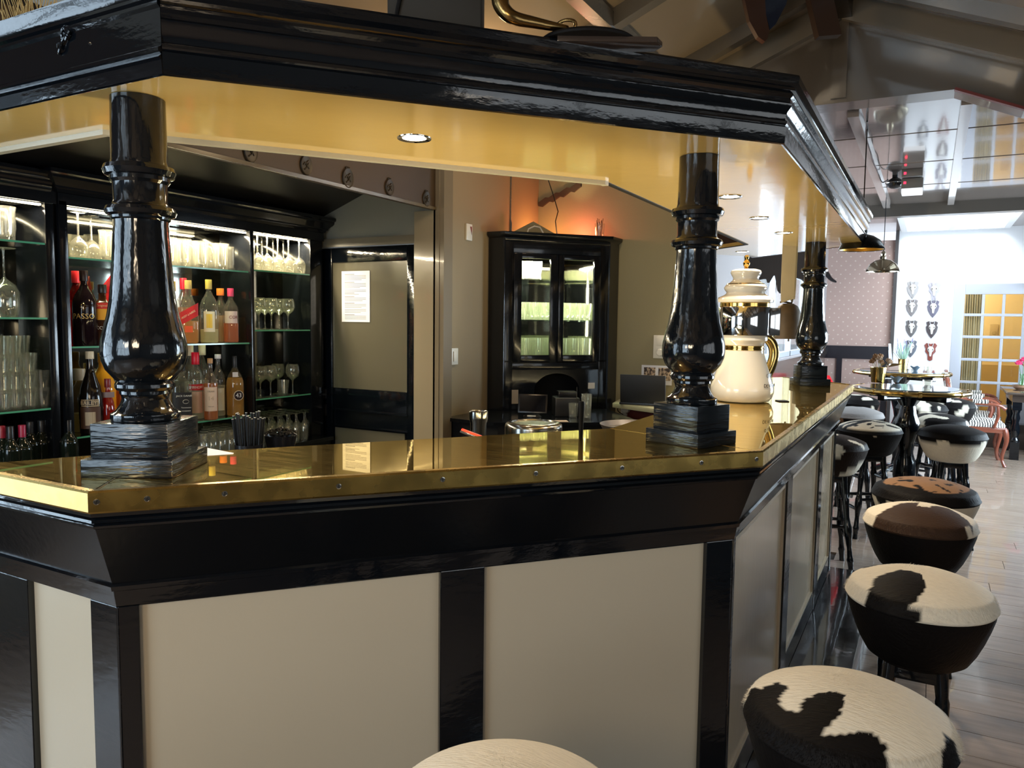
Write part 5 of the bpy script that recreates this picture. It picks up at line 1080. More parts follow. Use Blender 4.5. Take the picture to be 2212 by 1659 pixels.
a_ = aty(1353, 885, OY-0.02)
t = thing('wall_socket', 'cream wall socket with round plug and cable beside the cupboard', 'socket', (a_.x, OY-0.003, a_.z-0.04))
MB().obox((0, -0.006, 0.04), (0.085, 0.012, 0.085)).build('plate', WHITEP, t, bevel=0.003)
MB().lathe([(0, 0), (0.026, 0), (0.026, 0.03), (0.02, 0.036), (0, 0.036)], 20, c=(0, -0.012, 0.042), M=Matrix.Rotation(PI/2, 4, 'X')).build('plug', WHITEP, t)
MB().tube(smooth_pts([(0, -0.045, 0.03), (0.012, -0.06, 0.0), (0.02, -0.05, -0.04), (0.03, -0.04, -0.08)]), 0.004, 6).build('cable', WHITEP, t)
cpt = [aty(1400, 800, OY-0.1), aty(1362, 858, OY-0.15), aty(1345, 873, OY-0.12), aty(1336, 890, OY-0.2), aty(1350, 868, OY-0.2)]
o = MB().tube(smooth_pts([aty(1372, 862, OY-0.2), aty(1345, 866, OY-0.16), aty(1334, 885, OY-0.2), aty(1345, 895, OY-0.3)]), 0.003, 6).build('power_cable', BLACKP, loc=aty(1345, 866, OY-0.16)); tag(o, 'thin black cable looping down beside the wall socket', 'cable')
# wide dark board end seen under the far canopy
# things on the canopy roof: horn, hat, boards, dark box, straw
cz = 2.0785
p = atz(1150, 62, 2.09)
t = thing('brass_horn', 'aged brass hunting horn curving up from the canopy top', 'horn', (-0.74, 1.44, cz))

def onD(px, py, Dm): return CAMP+ray(px, py)*(Dm/F_PX)
hp2 = [onD(1225, 62, 1.66), onD(1195, 57, 1.64), onD(1150, 48, 1.62), onD(1108, 38, 1.60), onD(1086, 18, 1.60), onD(1079, -10, 1.60), onD(1077, -60, 1.60), onD(1080, -110, 1.6)]
sp = smooth_pts(hp2); n_ = len(sp)
MB().tube([q-Vector((-0.74, 1.44, cz)) for q in sp], [0.007+0.011*min(1, (k/n_)*1.6) for k in range(n_)], 16).build('horn_tube', OLDBRASS, t)
cpt = onD(1222, 62, 1.66)-Vector((-0.74, 1.44, cz))
MB().tube([cpt+Vector((0.024*math.cos(a), 0.0, 0.014+0.014*math.sin(a)-0.010)) for a in [k*PI/9 for k in range(18)]], 0.004, 8, closed=True).build('coil', OLDBRASS, t)
p = atz(1270, 78, cz+0.03)
t = thing('black_hat', 'flat black felt hat with wide brim lying on the canopy', 'hat', (p.x-0.0, p.y, cz+0.016), RZ)
MB().lathe([(0, -0.004), (0.105, -0.004), (0.108, 0.0), (0.100, 0.006), (0.07, 0.014), (0.05, 0.020), (0.0, 0.022)], 40, M=Matrix.Diagonal((1, 0.8, 1, 1))).build('brim', BLACKM, t)
p = atz(1360, 92, cz+0.01)
t = thing('wooden_plaque', 'brown pointed wooden plaque under the black hat', 'plaque', (p.x, p.y, cz+0.001), RZ)
MB().prism([(-0.16, -0.03), (0.055, -0.03), (0.072, 0.0), (0.06, 0.03), (-0.16, 0.05)], 0, 0.012).build('plaque_board', DARKWOOD, t, bevel=0.002)
p = onD(960, 40, 1.62)
t = thing('dark_crate', 'tall plain near-black box standing on the canopy left of the horn', 'box', (-0.95, 1.40, cz), RZ)
MB().box(-0.115, 0.085, 0.0, 0.18, 0, 0.30).build('crate_body', mat('near_black_box', (0.02, 0.018, 0.015), 0.7), t, bevel=0.003)
MB().tube(smooth_pts([(-0.10, -0.004, 0.02), (-0.08, -0.006, 0.10), (-0.04, -0.006, 0.12), (-0.02, -0.004, 0.3)]), 0.004, 6).build('cord', BLACKM, t)
t = thing('straw_bundle', 'golden straw sheaf on the left end of the canopy', 'straw', (-1.93, 1.10, cz))
b = MB()
for k in range(140):
    a = R.random()*2*PI; l_ = 0.10+0.08*R.random(); q = Vector((0.03*R.gauss(0, 1), 0.03*R.gauss(0, 1), 0.0)); b.tube([q, q+Vector((0.05*math.cos(a), 0.05*math.sin(a), l_))], 0.0012, 3)
b.build('stalks', plain(0.55, 0.38, 0.14, 0.6), t, kind='stuff', smooth=False)
# painted relief scroll on the left fascia
p = aty(140, 88, 0.966-0.008)
t = thing('carved_scroll', 'small black carved vine scroll on the left canopy fascia', 'carving', (p.x, 0.958, p.z))
for q in ([(-0.022, 0, -0.022), (-0.012, -0.004, -0.018), (-0.004, -0.004, -0.004), (0.008, -0.004, 0.006), (0.02, -0.003, 0.02)], [(-0.006, -0.002, 0.004), (-0.002, -0.005, 0.016), (0.006, -0.004, 0.022), (0.012, -0.002, 0.012)], [(0.006, -0.002, 0.0), (0.016, -0.005, 0.004), (0.022, -0.003, 0.014)], [(-0.02, -0.002, -0.012), (-0.014, -0.005, -0.006), (-0.004, -0.003, -0.010)]):
    MB().tube(smooth_pts(q), 0.0028, 6).build('vine', BLACK, t)
t = MB().lathe([(0, 0), (0.003, 0), (0.002, 0.003), (0, 0.003)], 8, M=Matrix.Rotation(PI/2, 4, 'X')).build('screw_head', STEEL); q = aty(192, 93, 0.958); t.location = (q.x, 0.961, q.z); tag(t, 'tiny screw head on the left canopy fascia', 'screw')

# shield ornament and braces hanging in the roof
t = thing('roof_shield', 'dark blue pointed shield ornament with brown rim hanging under the ridge', 'ornament', onD(1655, 20, 3.3), RZ)
out = [(-0.115, 0.22), (-0.10, 0.06), (-0.07, -0.05), (-0.03, -0.115), (0.0, -0.135), (0.03, -0.11), (0.055, -0.06)]
MB().extr([(-0.02, 0.0, 0.24), (-0.012, 0.0, 0.10), (0.0, 0, -0.02), (0.02, 0, -0.085), (0.045, 0, -0.06), (0.085, 0, 0.02), (0.11, 0, 0.12), (0.12, 0, 0.24)], (0, 0.03, 0)).build('blue_face', mat('dark_blue_enamel', (0.012, 0.018, 0.035), 0.25, coat=0.4), t, smooth=False)
MB().extr([(-0.115, 0.0, 0.24), (-0.10, 0, 0.06), (-0.07, 0, -0.05), (-0.03, 0, -0.115), (0.0, 0, -0.135), (0.012, 0, -0.12), (0.018, 0, -0.09), (0.0, 0, -0.02), (-0.012, 0, 0.10), (-0.02, 0, 0.24)], (0, 0.035, 0)).build('brown_rim', mat('brown_rim', (0.06, 0.028, 0.018), 0.3), t, smooth=False)
t = thing('roof_brace', 'broad dark brown brace slanting down to the gable board', 'beam', onD(1790, 30, 3.5), RZ); t['kind'] = 'structure'
MB().extr([(-0.11, 0, 0.14), (-0.04, 0, -0.10), (0.065, 0, -0.09), (0.0, 0, 0.14)], (0, 0.05, 0)).build('brace_board', mat('brown_brace', (0.055, 0.030, 0.020), 0.35), t, smooth=False)

# ================================================================== COWHIDE STOOLS
from mathutils import noise as mn
def inpoly(x, y, P):
    c = False; j = len(P)-1
    for i in range(len(P)):
        if (P[i][1] > y) != (P[j][1] > y) and x < (P[j][0]-P[i][0])*(y-P[i][1])/(P[j][1]-P[i][1])+P[i][0]: c = not c
        j = i
    return c
WHT, BLK, TAN, BRN, DBR = (0.80, 0.73, 0.60), (0.006, 0.005, 0.005), (0.30, 0.17, 0.09), (0.045, 0.025, 0.016), (0.022, 0.013, 0.009)
GRY = (0.30, 0.28, 0.27)
P1 = [(-0.26, -0.06), (-0.192, -0.053), (-0.168, -0.009), (-0.154, -0.027), (-0.127, -0.007), (-0.105, -0.031), (-0.11, -0.067), (-0.095, -0.104), (-0.073, -0.106), (-0.065, -0.071), (-0.032, -0.037), (-0.01, -0.04), (0, -0.064), (-0.002, -0.093), (-0.017, -0.123), (-0.027, -0.132), (-0.023, -0.146), (0.003, -0.145), (0.024, -0.126), (0.046, -0.113), (0.066, -0.134), (0.078, -0.164), (0.078, -0.30), (-0.3, -0.30)]
P1b = [(-0.16, 0.13), (-0.10, 0.20), (0.03, 0.22), (0.03, 0.165), (-0.02, 0.150), (-0.07, 0.135), (-0.115, 0.10)]
P2 = [(a_, b_-0.035) for a_, b_ in [(-0.26, -0.15), (-0.19, -0.133), (-0.138, -0.102), (-0.131, -0.131), (-0.102, -0.02), (-0.045, 0.023), (-0.009, 0.01), (0.02, -0.057), (-0.006, -0.125), (-0.02, -0.135), (0.02, -0.16), (0.06, -0.18), (0.08, -0.3), (-0.26, -0.3)]]
P2b = [(-0.155, 0.06), (-0.138, 0.1), (-0.095, 0.115), (-0.08, 0.095), (-0.053, 0.131), (0.022, 0.1), (0.013, 0.076), (-0.019, 0.066), (-0.06, 0.069), (-0.107, 0.06), (-0.13, 0.05)]
P2c = [(-0.033, 0.16), (0.02, 0.21), (0.11, 0.20), (0.17, 0.10), (0.13, 0.12), (0.085, 0.119), (0.027, 0.121), (-0.02, 0.131)]
P3 = [(-0.26, -0.2), (-0.15, -0.12), (-0.099, -0.05), (-0.064, 0.0), (-0.002, 0.03), (-0.02, -0.03), (0.03, -0.03), (0.047, 0.015), (0.09, 0.03), (0.136, -0.03), (0.165, -0.08), (0.13, -0.10), (0.16, -0.13), (0.13, -0.17), (0.15, -0.3), (-0.26, -0.3)]
def pat(kind, x, y, z, top):
    if kind in (1, 2, 3): x *= 0.87; y *= 0.87
    nx = mn.noise(Vector((x*55, y*55, z*40)))*0.006+mn.noise(Vector((x*18, y*18, 3)))*0.010
    ny = mn.noise(Vector((x*55+9, y*55, z*40)))*0.006
    X, Y = x+nx, y+ny
    v = mn.noise(Vector((x*9+kind*7.3, y*9, z*9+kind)))
    if kind == 0: return WHT if (top or z > 0.70) and not (X > 0.16 and Y > -0.02 and Y < 0.12) else (WHT if z > 0.66 else BLK)
    if kind == 1:
        if not top: return BLK
        return BLK if inpoly(X, Y, P1) or inpoly(X, Y, P1b) or (X > 0.155 and Y < -0.03) else WHT
    if kind == 2:
        if not top: return BLK
        return BLK if inpoly(X, Y, P2) or inpoly(X, Y, P2b) or inpoly(X, Y, P2c) else WHT
    if kind == 3:
        if not top: return BLK
        return BRN if inpoly(X, Y, P3) else WHT
    if kind == 4:
        if not top: return WHT if v < 0.35 else BLK
        rr = math.hypot(x, y)
        if rr > 0.165+0.02*v*2: return BLK
        return BLK if mn.noise(Vector((x*26, y*30, 5))) > 0.30 else TAN
    if kind == 5:   # black top, white scalloped band
        if top: return BLK
        return WHT if z < 0.715+0.03*mn.noise(Vector((math.atan2(y, x)*2.2, 1, 7)))*2 else BLK
    if kind == 6:   # white top with black streaks, black band
        if not top: return WHT if (v > 0.42 and x < 0) else BLK
        return BLK if mn.noise(Vector((x*13, y*30, 2.2))) > 0.12 or math.hypot(x, y) > 0.2 else WHT
    if kind == 7: return (GRY if top and v > -0.3 else (TAN if x < -0.1 and z > 0.7 else BLK))
    if kind == 8: return DBR if v < 0.25 else WHT
    if kind == 9: return BLK if v < 0.12 else WHT
    return BLK if v < 0.25 else WHT
def colored(o, kind, hgt=None):
    me = o.data; ca = me.color_attributes.new('coat_pattern', 'FLOAT_COLOR', 'POINT')
    top = hgt
    for i, v in enumerate(me.vertices):
        c = pat(kind, v.co.x, v.co.y, v.co.z, top(v.co)); ca.data[i].color = (*c, 1)
legprof = [(0.017, 0.0), (0.015, 0.03), (0.018, 0.06), (0.021, 0.075), (0.016, 0.09), (0.014, 0.15), (0.020, 0.20), (0.024, 0.22), (0.024, 0.27), (0.019, 0.29), (0.015, 0.33), (0.019, 0.40), (0.022, 0.43), (0.016, 0.45), (0.018, 0.50), (0.022, 0.57)]
def stool(c, kind, label, rot=0.0, detail=1, group=None, k_=1.0):
    t = thing('bar_stool', label, 'stool', (c[0], c[1], 0), rot, group)
    seg = 120 if detail else 48
    dome = []
    n = 30 if detail else 10
    for i in range(n+1):
        q = i/n; r = 0.212*q+0.0004; z = 0.818-0.05*q**2.2
        if q > 0.93: z -= (q-0.93)*0.35
        dome.append((r, z))
    dome += [(0.214, 0.742), (0.209, 0.735)]
    o = MB().lathe(dome[::-1], seg, cap=False).build('cushion', HIDE, t, ang=1.5)
    # pattern is laid in world axes so each hide keeps its own orientation
    for v in o.data.vertices: pass
    colored(o, kind, lambda co: True)
    bz_ = [(0.209, 0.738), (0.206, 0.72), (0.196, 0.69), (0.182, 0.655), (0.165, 0.62), (0.145, 0.59), (0.120, 0.575), (0.001, 0.572)]
    o2 = MB().lathe(bz_, seg, cap=False).build('seat_band', HIDE, t, ang=1.5); colored(o2, kind, lambda co: False)
    for k in range(4):
        a = PI/4+k*PI/2
        p0 = Vector((0.095*math.cos(a), 0.095*math.sin(a), 0.575)); p1 = Vector((0.175*math.cos(a), 0.175*math.sin(a), 0.0))
        d = (p0-p1); q = d.to_track_quat('Z', 'Y').to_matrix().to_4x4()
        MB().lathe([(r, z*d.length/0.57) for r, z in legprof], 12, c=p1, M=q).build('leg', BLACK, t)
    for k in range(4):
        for zz in ((0.20, 0.42) if k % 2 else (0.27,)):
            f = zz/0.575; rr = 0.175+(0.095-0.175)*f; a = PI/4+k*PI/2; a2 = a+PI/2
            MB().tube([(rr*math.cos(a), rr*math.sin(a), zz), ((rr*(math.cos(a)+math.cos(a2))/2), (rr*(math.sin(a)+math.sin(a2))/2), zz), (rr*math.cos(a2), rr*math.sin(a2), zz)], [0.009, 0.014, 0.009], 8).build('stretcher', BLACK, t)
    b = MB(); b.box(-0.085, 0.085, -0.085, 0.085, 0.535, 0.575); b.build('under_frame', BLACK, t, bevel=0.004)
    if detail >= 2:
        b = MB(); nf = 12000 if detail >= 3 else 6000; cols = []
        RR = random.Random(kind+11)
        for _ in range(nf):
            a = RR.random()*2*PI; q = math.sqrt(RR.random()); q = q if RR.random() < 0.6 else 0.9+0.1*RR.random(); r = 0.213*q; z = 0.818-0.05*q**2.2-(max(0, q-0.93))*0.35
            x, y = r*math.cos(a), r*math.sin(a)
            fx, fy = x*2.0+0.06+0.15*mn.noise(Vector((x*8, y*8, 1))), y*2.0-0.10+0.15*mn.noise(Vector((x*8+5, y*8, 1)))
            L_ = 0.006+0.004*RR.random(); dv = Vector((fx, fy, 0.03+0.05*RR.random()-0.38*q*q)).normalized()*L_
            if q > 0.96: dv = Vector((math.cos(a), math.sin(a), -0.3+0.5*RR.random())).normalized()*L_
            side = dv.cross(Vector((0, 0, 1))).normalized()*0.0005
            p = Vector((x, y, z-0.0005)); tip = p+dv; 
            vs_ = [b.bm.verts.new(p-side), b.bm.verts.new(p+side), b.bm.verts.new(tip)]; b.face(vs_)
            c_ = pat(kind, x, y, z, True); s_ = 0.85+0.3*RR.random(); cols += [tuple(min(1, e*s_) for e in c_)]*3
        fo = b.build('fur', HIDE, t, kind='stuff', smooth=False)
        ca = fo.data.color_attributes.new('coat_pattern', 'FLOAT_COLOR', 'POINT')
        for i, c_ in enumerate(cols): ca.data[i].color = (*c_, 1)
    for ch in t.children: ch.data.transform(Matrix.Diagonal((k_, k_, 1, 1)))
    return t
stool((-0.51, 0.93), 0, 'stool with a cream white cowhide seat at the bottom edge of the photo, centre', 0, 3, k_=0.86)
stool((-0.099, 1.486), 1, 'nearest stool at lower right with large white patch and black front', 0, 3, k_=0.86)
stool((0.01, 2.306), 2, 'second stool along the bar with cream seat, black patches and black band', 0, 2, k_=0.87)
stool((0.0, 3.18), 3, 'third stool along the bar with a brown seat edged in white', 0, 2, k_=0.90)
stool((0.013, 3.74), 4, 'fourth stool with tan and black seat and pale band, behind the brown one', 0, 1)
stool((-0.50, 4.98), 8, 'dark stool half hidden behind the far end of the bar', 0.3, 1)
stool((0.163, 5.92), 5, 'stool with black seat and scalloped white band, front right of the near high table', 0.2, 1)
stool((-0.341, 5.88), 6, 'stool with black streaked cream seat, front left of the near high table', 0.5, 1)
stool((0.081, 6.66), 10, 'black and white stool right behind the scalloped white one', 0.8, 1)
stool((-0.50, 6.80), 7, 'grey topped stool left behind the near high table', 0.1, 1)
stool((-0.60, 8.0), 9, 'black and white stool at the left of the far high table', 0.1, 0)
stool((-0.035, 7.75), 9, 'cream stool with small black patch in front of the far high table', 1.3, 0)
stool((0.20, 8.2), 10, 'dark stool with white patch at the right of the far high table', 0.9, 0)

# ================================================================== HIGH TABLES
def high_table(c, r, label, h=1.05):
    t = thing('high_table', label, 'table', (c[0], c[1], 0), 0.2)
    MB().lathe([(0, h-0.045), (r-0.03, h-0.045), (r-0.02, h-0.035), (r-0.02, h-0.008), (0, h-0.008)], 56).build('table_top', BLACK, t)
    MB().lathe([(0, h-0.008), (r-0.05, h-0.008), (r-0.05, h), (0, h)], 56).build('glass_sheet', TABLEGLASS, t)
    MB().tube([((r)*math.cos(a), (r)*math.sin(a), h-0.022) for a in [k*2*PI/56 for k in range(56)]], 0.0165, 10, closed=True).build('brass_rail', BRASS, t)
    for k in range(8):
        a = k*PI/4; MB().lathe([(0.02, -0.012), (0.021, 0), (0.02, 0.012)], 12, c=(r*math.cos(a), r*math.sin(a), h-0.022), M=Matrix.Rotation(a+PI/2, 4, 'Z') @ Matrix.Rotation(PI/2, 4, 'Y')).build('rail_joint', BRASS, t)
    MB().lathe([(0.06, 0.05), (0.075, 0.08), (0.05, 0.13), (0.04, 0.2), (0.055, 0.3), (0.075, 0.42), (0.07, 0.52), (0.045, 0.60), (0.055, 0.66), (0.075, 0.74), (0.085, 0.80), (0.06, 0.86), (0.05, 0.92), (0.09, 0.98), (0.12, h-0.045)], 24).build('pedestal', BLACK, t)
    for k in range(4):
        a = k*PI/2+PI/4; d = Vector((math.cos(a), math.sin(a), 0))
        MB().bar(Vector((0, 0, h-0.065))+d*0.03, Vector((0, 0, h-0.065))+d*(r-0.08), 0.05, 0.04).build('top_bearer', BLACK, t, bevel=0.003)
        MB().tube([d*0.03+Vector((0, 0, 0.10)), d*0.14+Vector((0, 0, 0.09)), d*0.26+Vector((0, 0, 0.035))], [0.035, 0.028, 0.03], 10).build('foot', BLACK, t)
    return t
T1, T2 = Vector((-0.115, 6.05)), Vector((-0.23, 8.32))
high_table(T1, 0.375, 'near round high table with brass rail and glass top on a turned black pedestal')
high_table(T2, 0.42, 'far round high table with brass rail, pots and glass dish on it')
TZ1 = 1.0505
def pot(loc, r, h, label, nm='flower_pot'):
    t = thing(nm, label, 'plant pot', loc)
    MB().lathe([(0, 0), (r*0.78, 0), (r*0.8, 0.004), (r, h), (r*0.96, h), (r*0.75, 0.012), (0, 0.012)], 28).build('brass_pot', BRASS, t); MB().lathe([(0, h*0.85), (r*0.93, h*0.85), (0, h*0.9)], 20).build('soil', DARKB, t)
    return t
p = atz(1896, 826, TZ1)
t = pot((p.x, p.y, TZ1), 0.058, 0.115, 'brass pot of dried roses on the near high table')
for i in range(9):
    a = i*2.4; rr = 0.012+0.03*(i % 3)/1.2; x, y = rr*math.cos(a)*1.3, rr*math.sin(a); zt = 0.155+0.022*((i*5) % 4)/1.5
    MB().tube([(x*0.5, y*0.5, 0.09), (x, y, zt)], 0.002, 5).build('stem', plain(0.18, 0.14, 0.05), t)
    b = MB()
    for ring, (rad, up, k_n) in enumerate(((0.006, 0.012, 3), (0.012, 0.006, 5), (0.017, -0.002, 6))):
        for k in range(k_n):
            aa = k*2*PI/k_n+ring; b.obox((x+rad*math.cos(aa), y+rad*math.sin(aa), zt+up), (0.013, 0.003, 0.018), M=Matrix.Rotation(aa+PI/2, 4, 'Z') @ Matrix.Rotation(0.5, 4, 'X'))
    b.build('dried_rose', plain(*[(0.42, 0.24, 0.12), (0.30, 0.15, 0.06), (0.50, 0.34, 0.22)][i % 3], 0.8), t, smooth=False)
    if i % 2: MB().extr([(x, y, 0.12), (x*1.6+0.02, y*1.6, 0.135), (x*1.9+0.03, y*1.9, 0.15), (x*1.2+0.01, y*1.3, 0.15)], (0, 0.001, 0.001)).build('leaf', plain(0.30, 0.20, 0.08, 0.8), t, smooth=False)
p = atz(1950, 790, TZ1+0.0)
def glassbowl(loc, label):
    t = thing('tea_light_dish', label, 'dish', loc)
    b = MB(); k_n = 10
    prof_ = []
    rings = []
    for (r0, z0, wv) in ((0.018, 0, 0), (0.022, 0.012, 0), (0.036, 0.03, 0.004), (0.046, 0.042, 0.010)):
        rings.append([b.bm.verts.new(((r0+wv*math.cos(5*2*PI*k/30)*0.4)*math.cos(2*PI*k/30), (r0+wv*math.cos(5*2*PI*k/30)*0.4)*math.sin(2*PI*k/30), z0+wv*0.6*math.cos(5*2*PI*k/30))) for k in range(30)])
    for i in range(3):
        for k in range(30): b.face([rings[i][k], rings[i][(k+1) % 30], rings[i+1][(k+1) % 30], rings[i+1][k]])
    b.face(rings[0][::-1]); b.build('wavy_glass', mat('smoky_blue_glass', (0.12, 0.17, 0.22), 0.08, coat=1.0) if 'sbg' not in _gc else _gc['sbg'], t)
    return t
p = atz(1936, 826, TZ1); glassbowl((p.x, p.y, TZ1), 'wavy blue grey glass dish beside the dried roses on the near high table')
p = atz(1977, 801, TZ1); glassbowl((p.x, p.y, TZ1), 'wavy blue glass dish on the far high table in front of the skulls')
p = atz(2004, 803, TZ1); t = thing('candle_glass', 'small clear glass near the right edge of the far high table', 'glass', (p.x, p.y, TZ1)); MB().lathe(tumbler_prof(0.05, 0.028, 0.033), 20, cap=False).build('glass_body', GLASSW, t)
p = atz(2003, 836, TZ1); t = thing('candle_glass', 'small clear glass on the right half of the near high table', 'glass', (p.x, p.y, TZ1)); MB().lathe(tumbler_prof(0.05, 0.028, 0.033), 20, cap=False).build('glass_body', GLASSW, t)
p = atz(1950, 798, TZ1)
t = pot((p.x, p.y, TZ1), 0.047, 0.105, 'brass pot of lavender on the far high table')
b = MB(); f = MB()
for i in range(46):
    a = R.random()*2*PI; rr = 0.02+0.05*R.random(); hh = 0.15+0.13*R.random()
    tip = Vector((rr*1.5*math.cos(a), rr*1.5*math.sin(a), hh)); b.tube([(rr*0.4*math.cos(a), rr*0.4*math.sin(a), 0.09), tip], 0.0018, 4)
    if i % 3 == 0: f.tube([tip, tip+Vector((0.004*math.cos(a), 0.004*math.sin(a), 0.035))], [0.004, 0.002], 5)
b.build('foliage', plain(0.22, 0.34, 0.25, 0.7), t, kind='stuff', smooth=False); f.build('flowers', plain(0.22, 0.20, 0.36, 0.7), t, kind='stuff', smooth=False)
p = atz(1928, 800, TZ1)
t = thing('card_holder', 'small dark wooden box holding cutlery and menu cards by the lavender', 'box', (p.x, p.y, TZ1), 0.5)
b = MB(); b.box(-0.045, 0.045, -0.03, -0.026, 0, 0.05); b.box(-0.045, 0.045, 0.026, 0.03, 0, 0.05); b.box(-0.045, -0.041, -0.026, 0.026, 0, 0.05); b.box(0.041, 0.045, -0.026, 0.026, 0, 0.05); b.box(-0.045, 0.045, -0.03, 0.03, 0, 0.004); b.build('box_sides', plain(0.16, 0.07, 0.035, 0.4), t, smooth=False)
for i in range(3): MB().obox((-0.03+0.003*i, 0.0, 0.10+0.018*i), (0.0015, 0.045, 0.19+0.03*i), M=Matrix.Rotation(-0.08-0.03*i, 4, 'Y')).build('menu_card', PAPER, t, smooth=False)
for i in range(8): MB().tube([(0.0+0.005*i, -0.015+0.008*(i % 4), 0.006), (0.002+0.005*i, -0.016+0.009*(i % 4), 0.10+0.006*(i % 3))], 0.003, 5).build('sugar_stick', plain(0.55, 0.42, 0.35, 0.6), t, smooth=False)

# ================================================================== PENDANT LAMPS, CEILING DEVICES
def pendant(px_l, px_r, row_rim, ceil_px, dm, label, shell, inner, hgt, shallow):
    top = atz(*ceil_px, CZ); Dd = (top-CAMP).dot(_F)
    c = onD((px_l+px_r)/2, row_rim, Dd); rad = (px_r-px_l)/2*Dd/F_PX
    t = thing('pendant_lamp', label, 'lamp', c)
    hg = hgt*rad
    MB().lathe([(rad, 0), (rad*1.0, 0.004), (rad*0.93, hg*0.30), (rad*0.78, hg*0.62), (rad*0.5, hg*0.88), (rad*0.22, hg), (rad*0.10, hg*1.02), (rad*0.10, hg*1.0), (rad*0.48, hg*0.85), (rad*0.75, hg*0.6), (rad*0.90, hg*0.29), (rad*0.97, 0.004)], 40, cap=False).build('shade', shell, t)
    MB().lathe([(0.001, hg*0.55), (rad*0.2, hg*0.5), (rad*0.28, hg*0.3), (rad*0.2, hg*0.12), (0.001, hg*0.08)], 16).build('bulb', inner, t)
    MB().lathe([(0.024, hg), (0.026, hg+0.02), (0.016, hg+0.03), (0.022, hg+0.045), (0.015, hg+0.06), (0.006, hg+0.07)], 14).build('socket_cap', shell, t)
    lc = top-c
    MB().tube([(0, 0, hg+0.06), (lc.x*0.5, lc.y*0.5, (lc.z+hg)/2), (lc.x, lc.y, lc.z)], 0.0035, 6).build('cord', BLACKP, t)
    return t, c, rad
t, c, rad = pendant(1815, 1907, 540, (1874, 262), 0, 'black dome pendant lamp with glowing gold inside beside the canopy corner', BLACKF, LAMPIN, 0.72, 0)
MB().lathe([(rad*0.96, 0.003), (rad*0.88, 0.28*0.72*rad), (rad*0.73, 0.58*0.72*rad), (rad*0.46, 0.83*0.72*rad), (rad*0.1, 0.95*0.72*rad)], 40, cap=False).build('gold_lining', mat('gold_lining', (0.75, 0.42, 0.06), 0.35, metal=0.7), t)
point('pendant_glow', (c.x, c.y, c.z+0.02), 1.4, (1.0, 0.6, 0.2), 0.015)
t, c, rad = pendant(1873, 1940, 587, (1915, 418), 0, 'small shiny brass pendant lamp in front of the white wall', mat('pewter_brass', (0.36, 0.31, 0.22), 0.12, metal=1.0), emis('pale_bulb_glow', (1.0, 0.85, 0.55), 2.5), 0.80, 0)
# cable tangled along the batten
cpts = [atz(px, py, CZ-0.04) for px, py in ((1873, 262), (1870, 288), (1874, 308), (1882, 330), (1884, 345), (1893, 362), (1898, 378), (1906, 391), (1918, 388))]
o = MB().tube(smooth_pts([q+Vector((0, 0, -0.01*(i % 2))) for i, q in enumerate(cpts)]), 0.0045, 6).build('ceiling_cable', BLACKP, loc=cpts[0]); tag(o, 'black cable tangled along the ceiling batten to the black dome', 'cable')
p = atz(1934, 378, CZ)
t = thing('ceiling_speaker', 'small black dome device on the ceiling left of the grey box', 'speaker', p)
MB().lathe([(0.0, -0.10), (0.025, -0.098), (0.05, -0.085), (0.062, -0.06), (0.062, -0.055), (0.05, -0.04), (0.02, -0.02), (0.02, 0.0)], 28, cap=False).build('dome', BLACKP, t); MB().lathe([(0.062, -0.062), (0.066, -0.058), (0.062, -0.054)], 28, cap=False).build('chrome_ring', CHROME, t)
p = atz(1972, 365, CZ)
t = thing('emergency_light', 'grey twin box device with red indicator lights on the glossy ceiling', 'ceiling light', p, 0.0)
GB = mat('grey_device', (0.22, 0.21, 0.20), 0.35)
MB().box(-0.07, 0.065, -0.02, 0.16, -0.055, 0).build('upper_box', GB, t, bevel=0.004); MB().box(-0.07, 0.07, 0.02, 0.16, -0.13, -0.06).build('lower_box', GB, t, bevel=0.004)
MB().box(-0.068, 0.068, 0.022, 0.158, -0.165, -0.13).build('lamp_lens', emis('pale_lens_glow', (0.9, 0.95, 1.0), 1.3), t, bevel=0.006)
for zz in (-0.03, -0.09): MB().box(-0.055, -0.040, (-0.022 if zz > -0.05 else 0.018), (-0.020 if zz > -0.05 else 0.020), zz-0.008, zz+0.008).build('red_indicator', REDLED, t, smooth=False)

# ================================================================== FAR END
# glazed grey door, yellow room behind
gx0, gx1, gz1 = 0.24, 1.16, 2.03
dr = thing('door_2', 'pale grey glazed door with many small panes onto a yellow room', 'door', (gx0, EY, 0)); dr['kind'] = 'structure'
cols_ = [(0.365, 0.552), (0.585, 0.772), (0.805, 0.993)]
rows_ = [(1.655, 1.898), (1.375, 1.620), (1.085, 1.340), (0.795, 1.050), (0.505, 0.760), (0.215, 0.470)]
b = MB(); y0_, y1_ = EY-0.01, EY+0.035
b.box(gx0, cols_[0][0], y0_, y1_, 0, gz1); b.box(cols_[-1][1], gx1, y0_, y1_, 0, gz1); b.box(cols_[0][0], cols_[-1][1], y0_, y1_, 1.898, gz1); b.box(cols_[0][0], cols_[-1][1], y0_, y1_, 0, 0.215)
b.build('door_frame', GREYD, dr, world=True, bevel=0.004)
for (a_, c_), (a2, c2) in zip(cols_, cols_[1:]): MB().box(c_, a2, y0_+0.004, y1_-0.004, 0.215, 1.898).build('glazing_bar', GREYD, dr, world=True, bevel=0.005)
for (r0, r1), (q0, q1) in zip(rows_, rows_[1:]): MB().box(cols_[0][0], cols_[-1][1], y0_+0.002, y1_-0.002, q1, r0).build('glazing_bar', GREYD, dr, world=True, bevel=0.005)
for a_, c_ in cols_:
    for r0, r1 in rows_: MB().box(a_, c_, EY+0.010, EY+0.014, r0, r1).build('pane', PANE, dr, world=True, smooth=False)
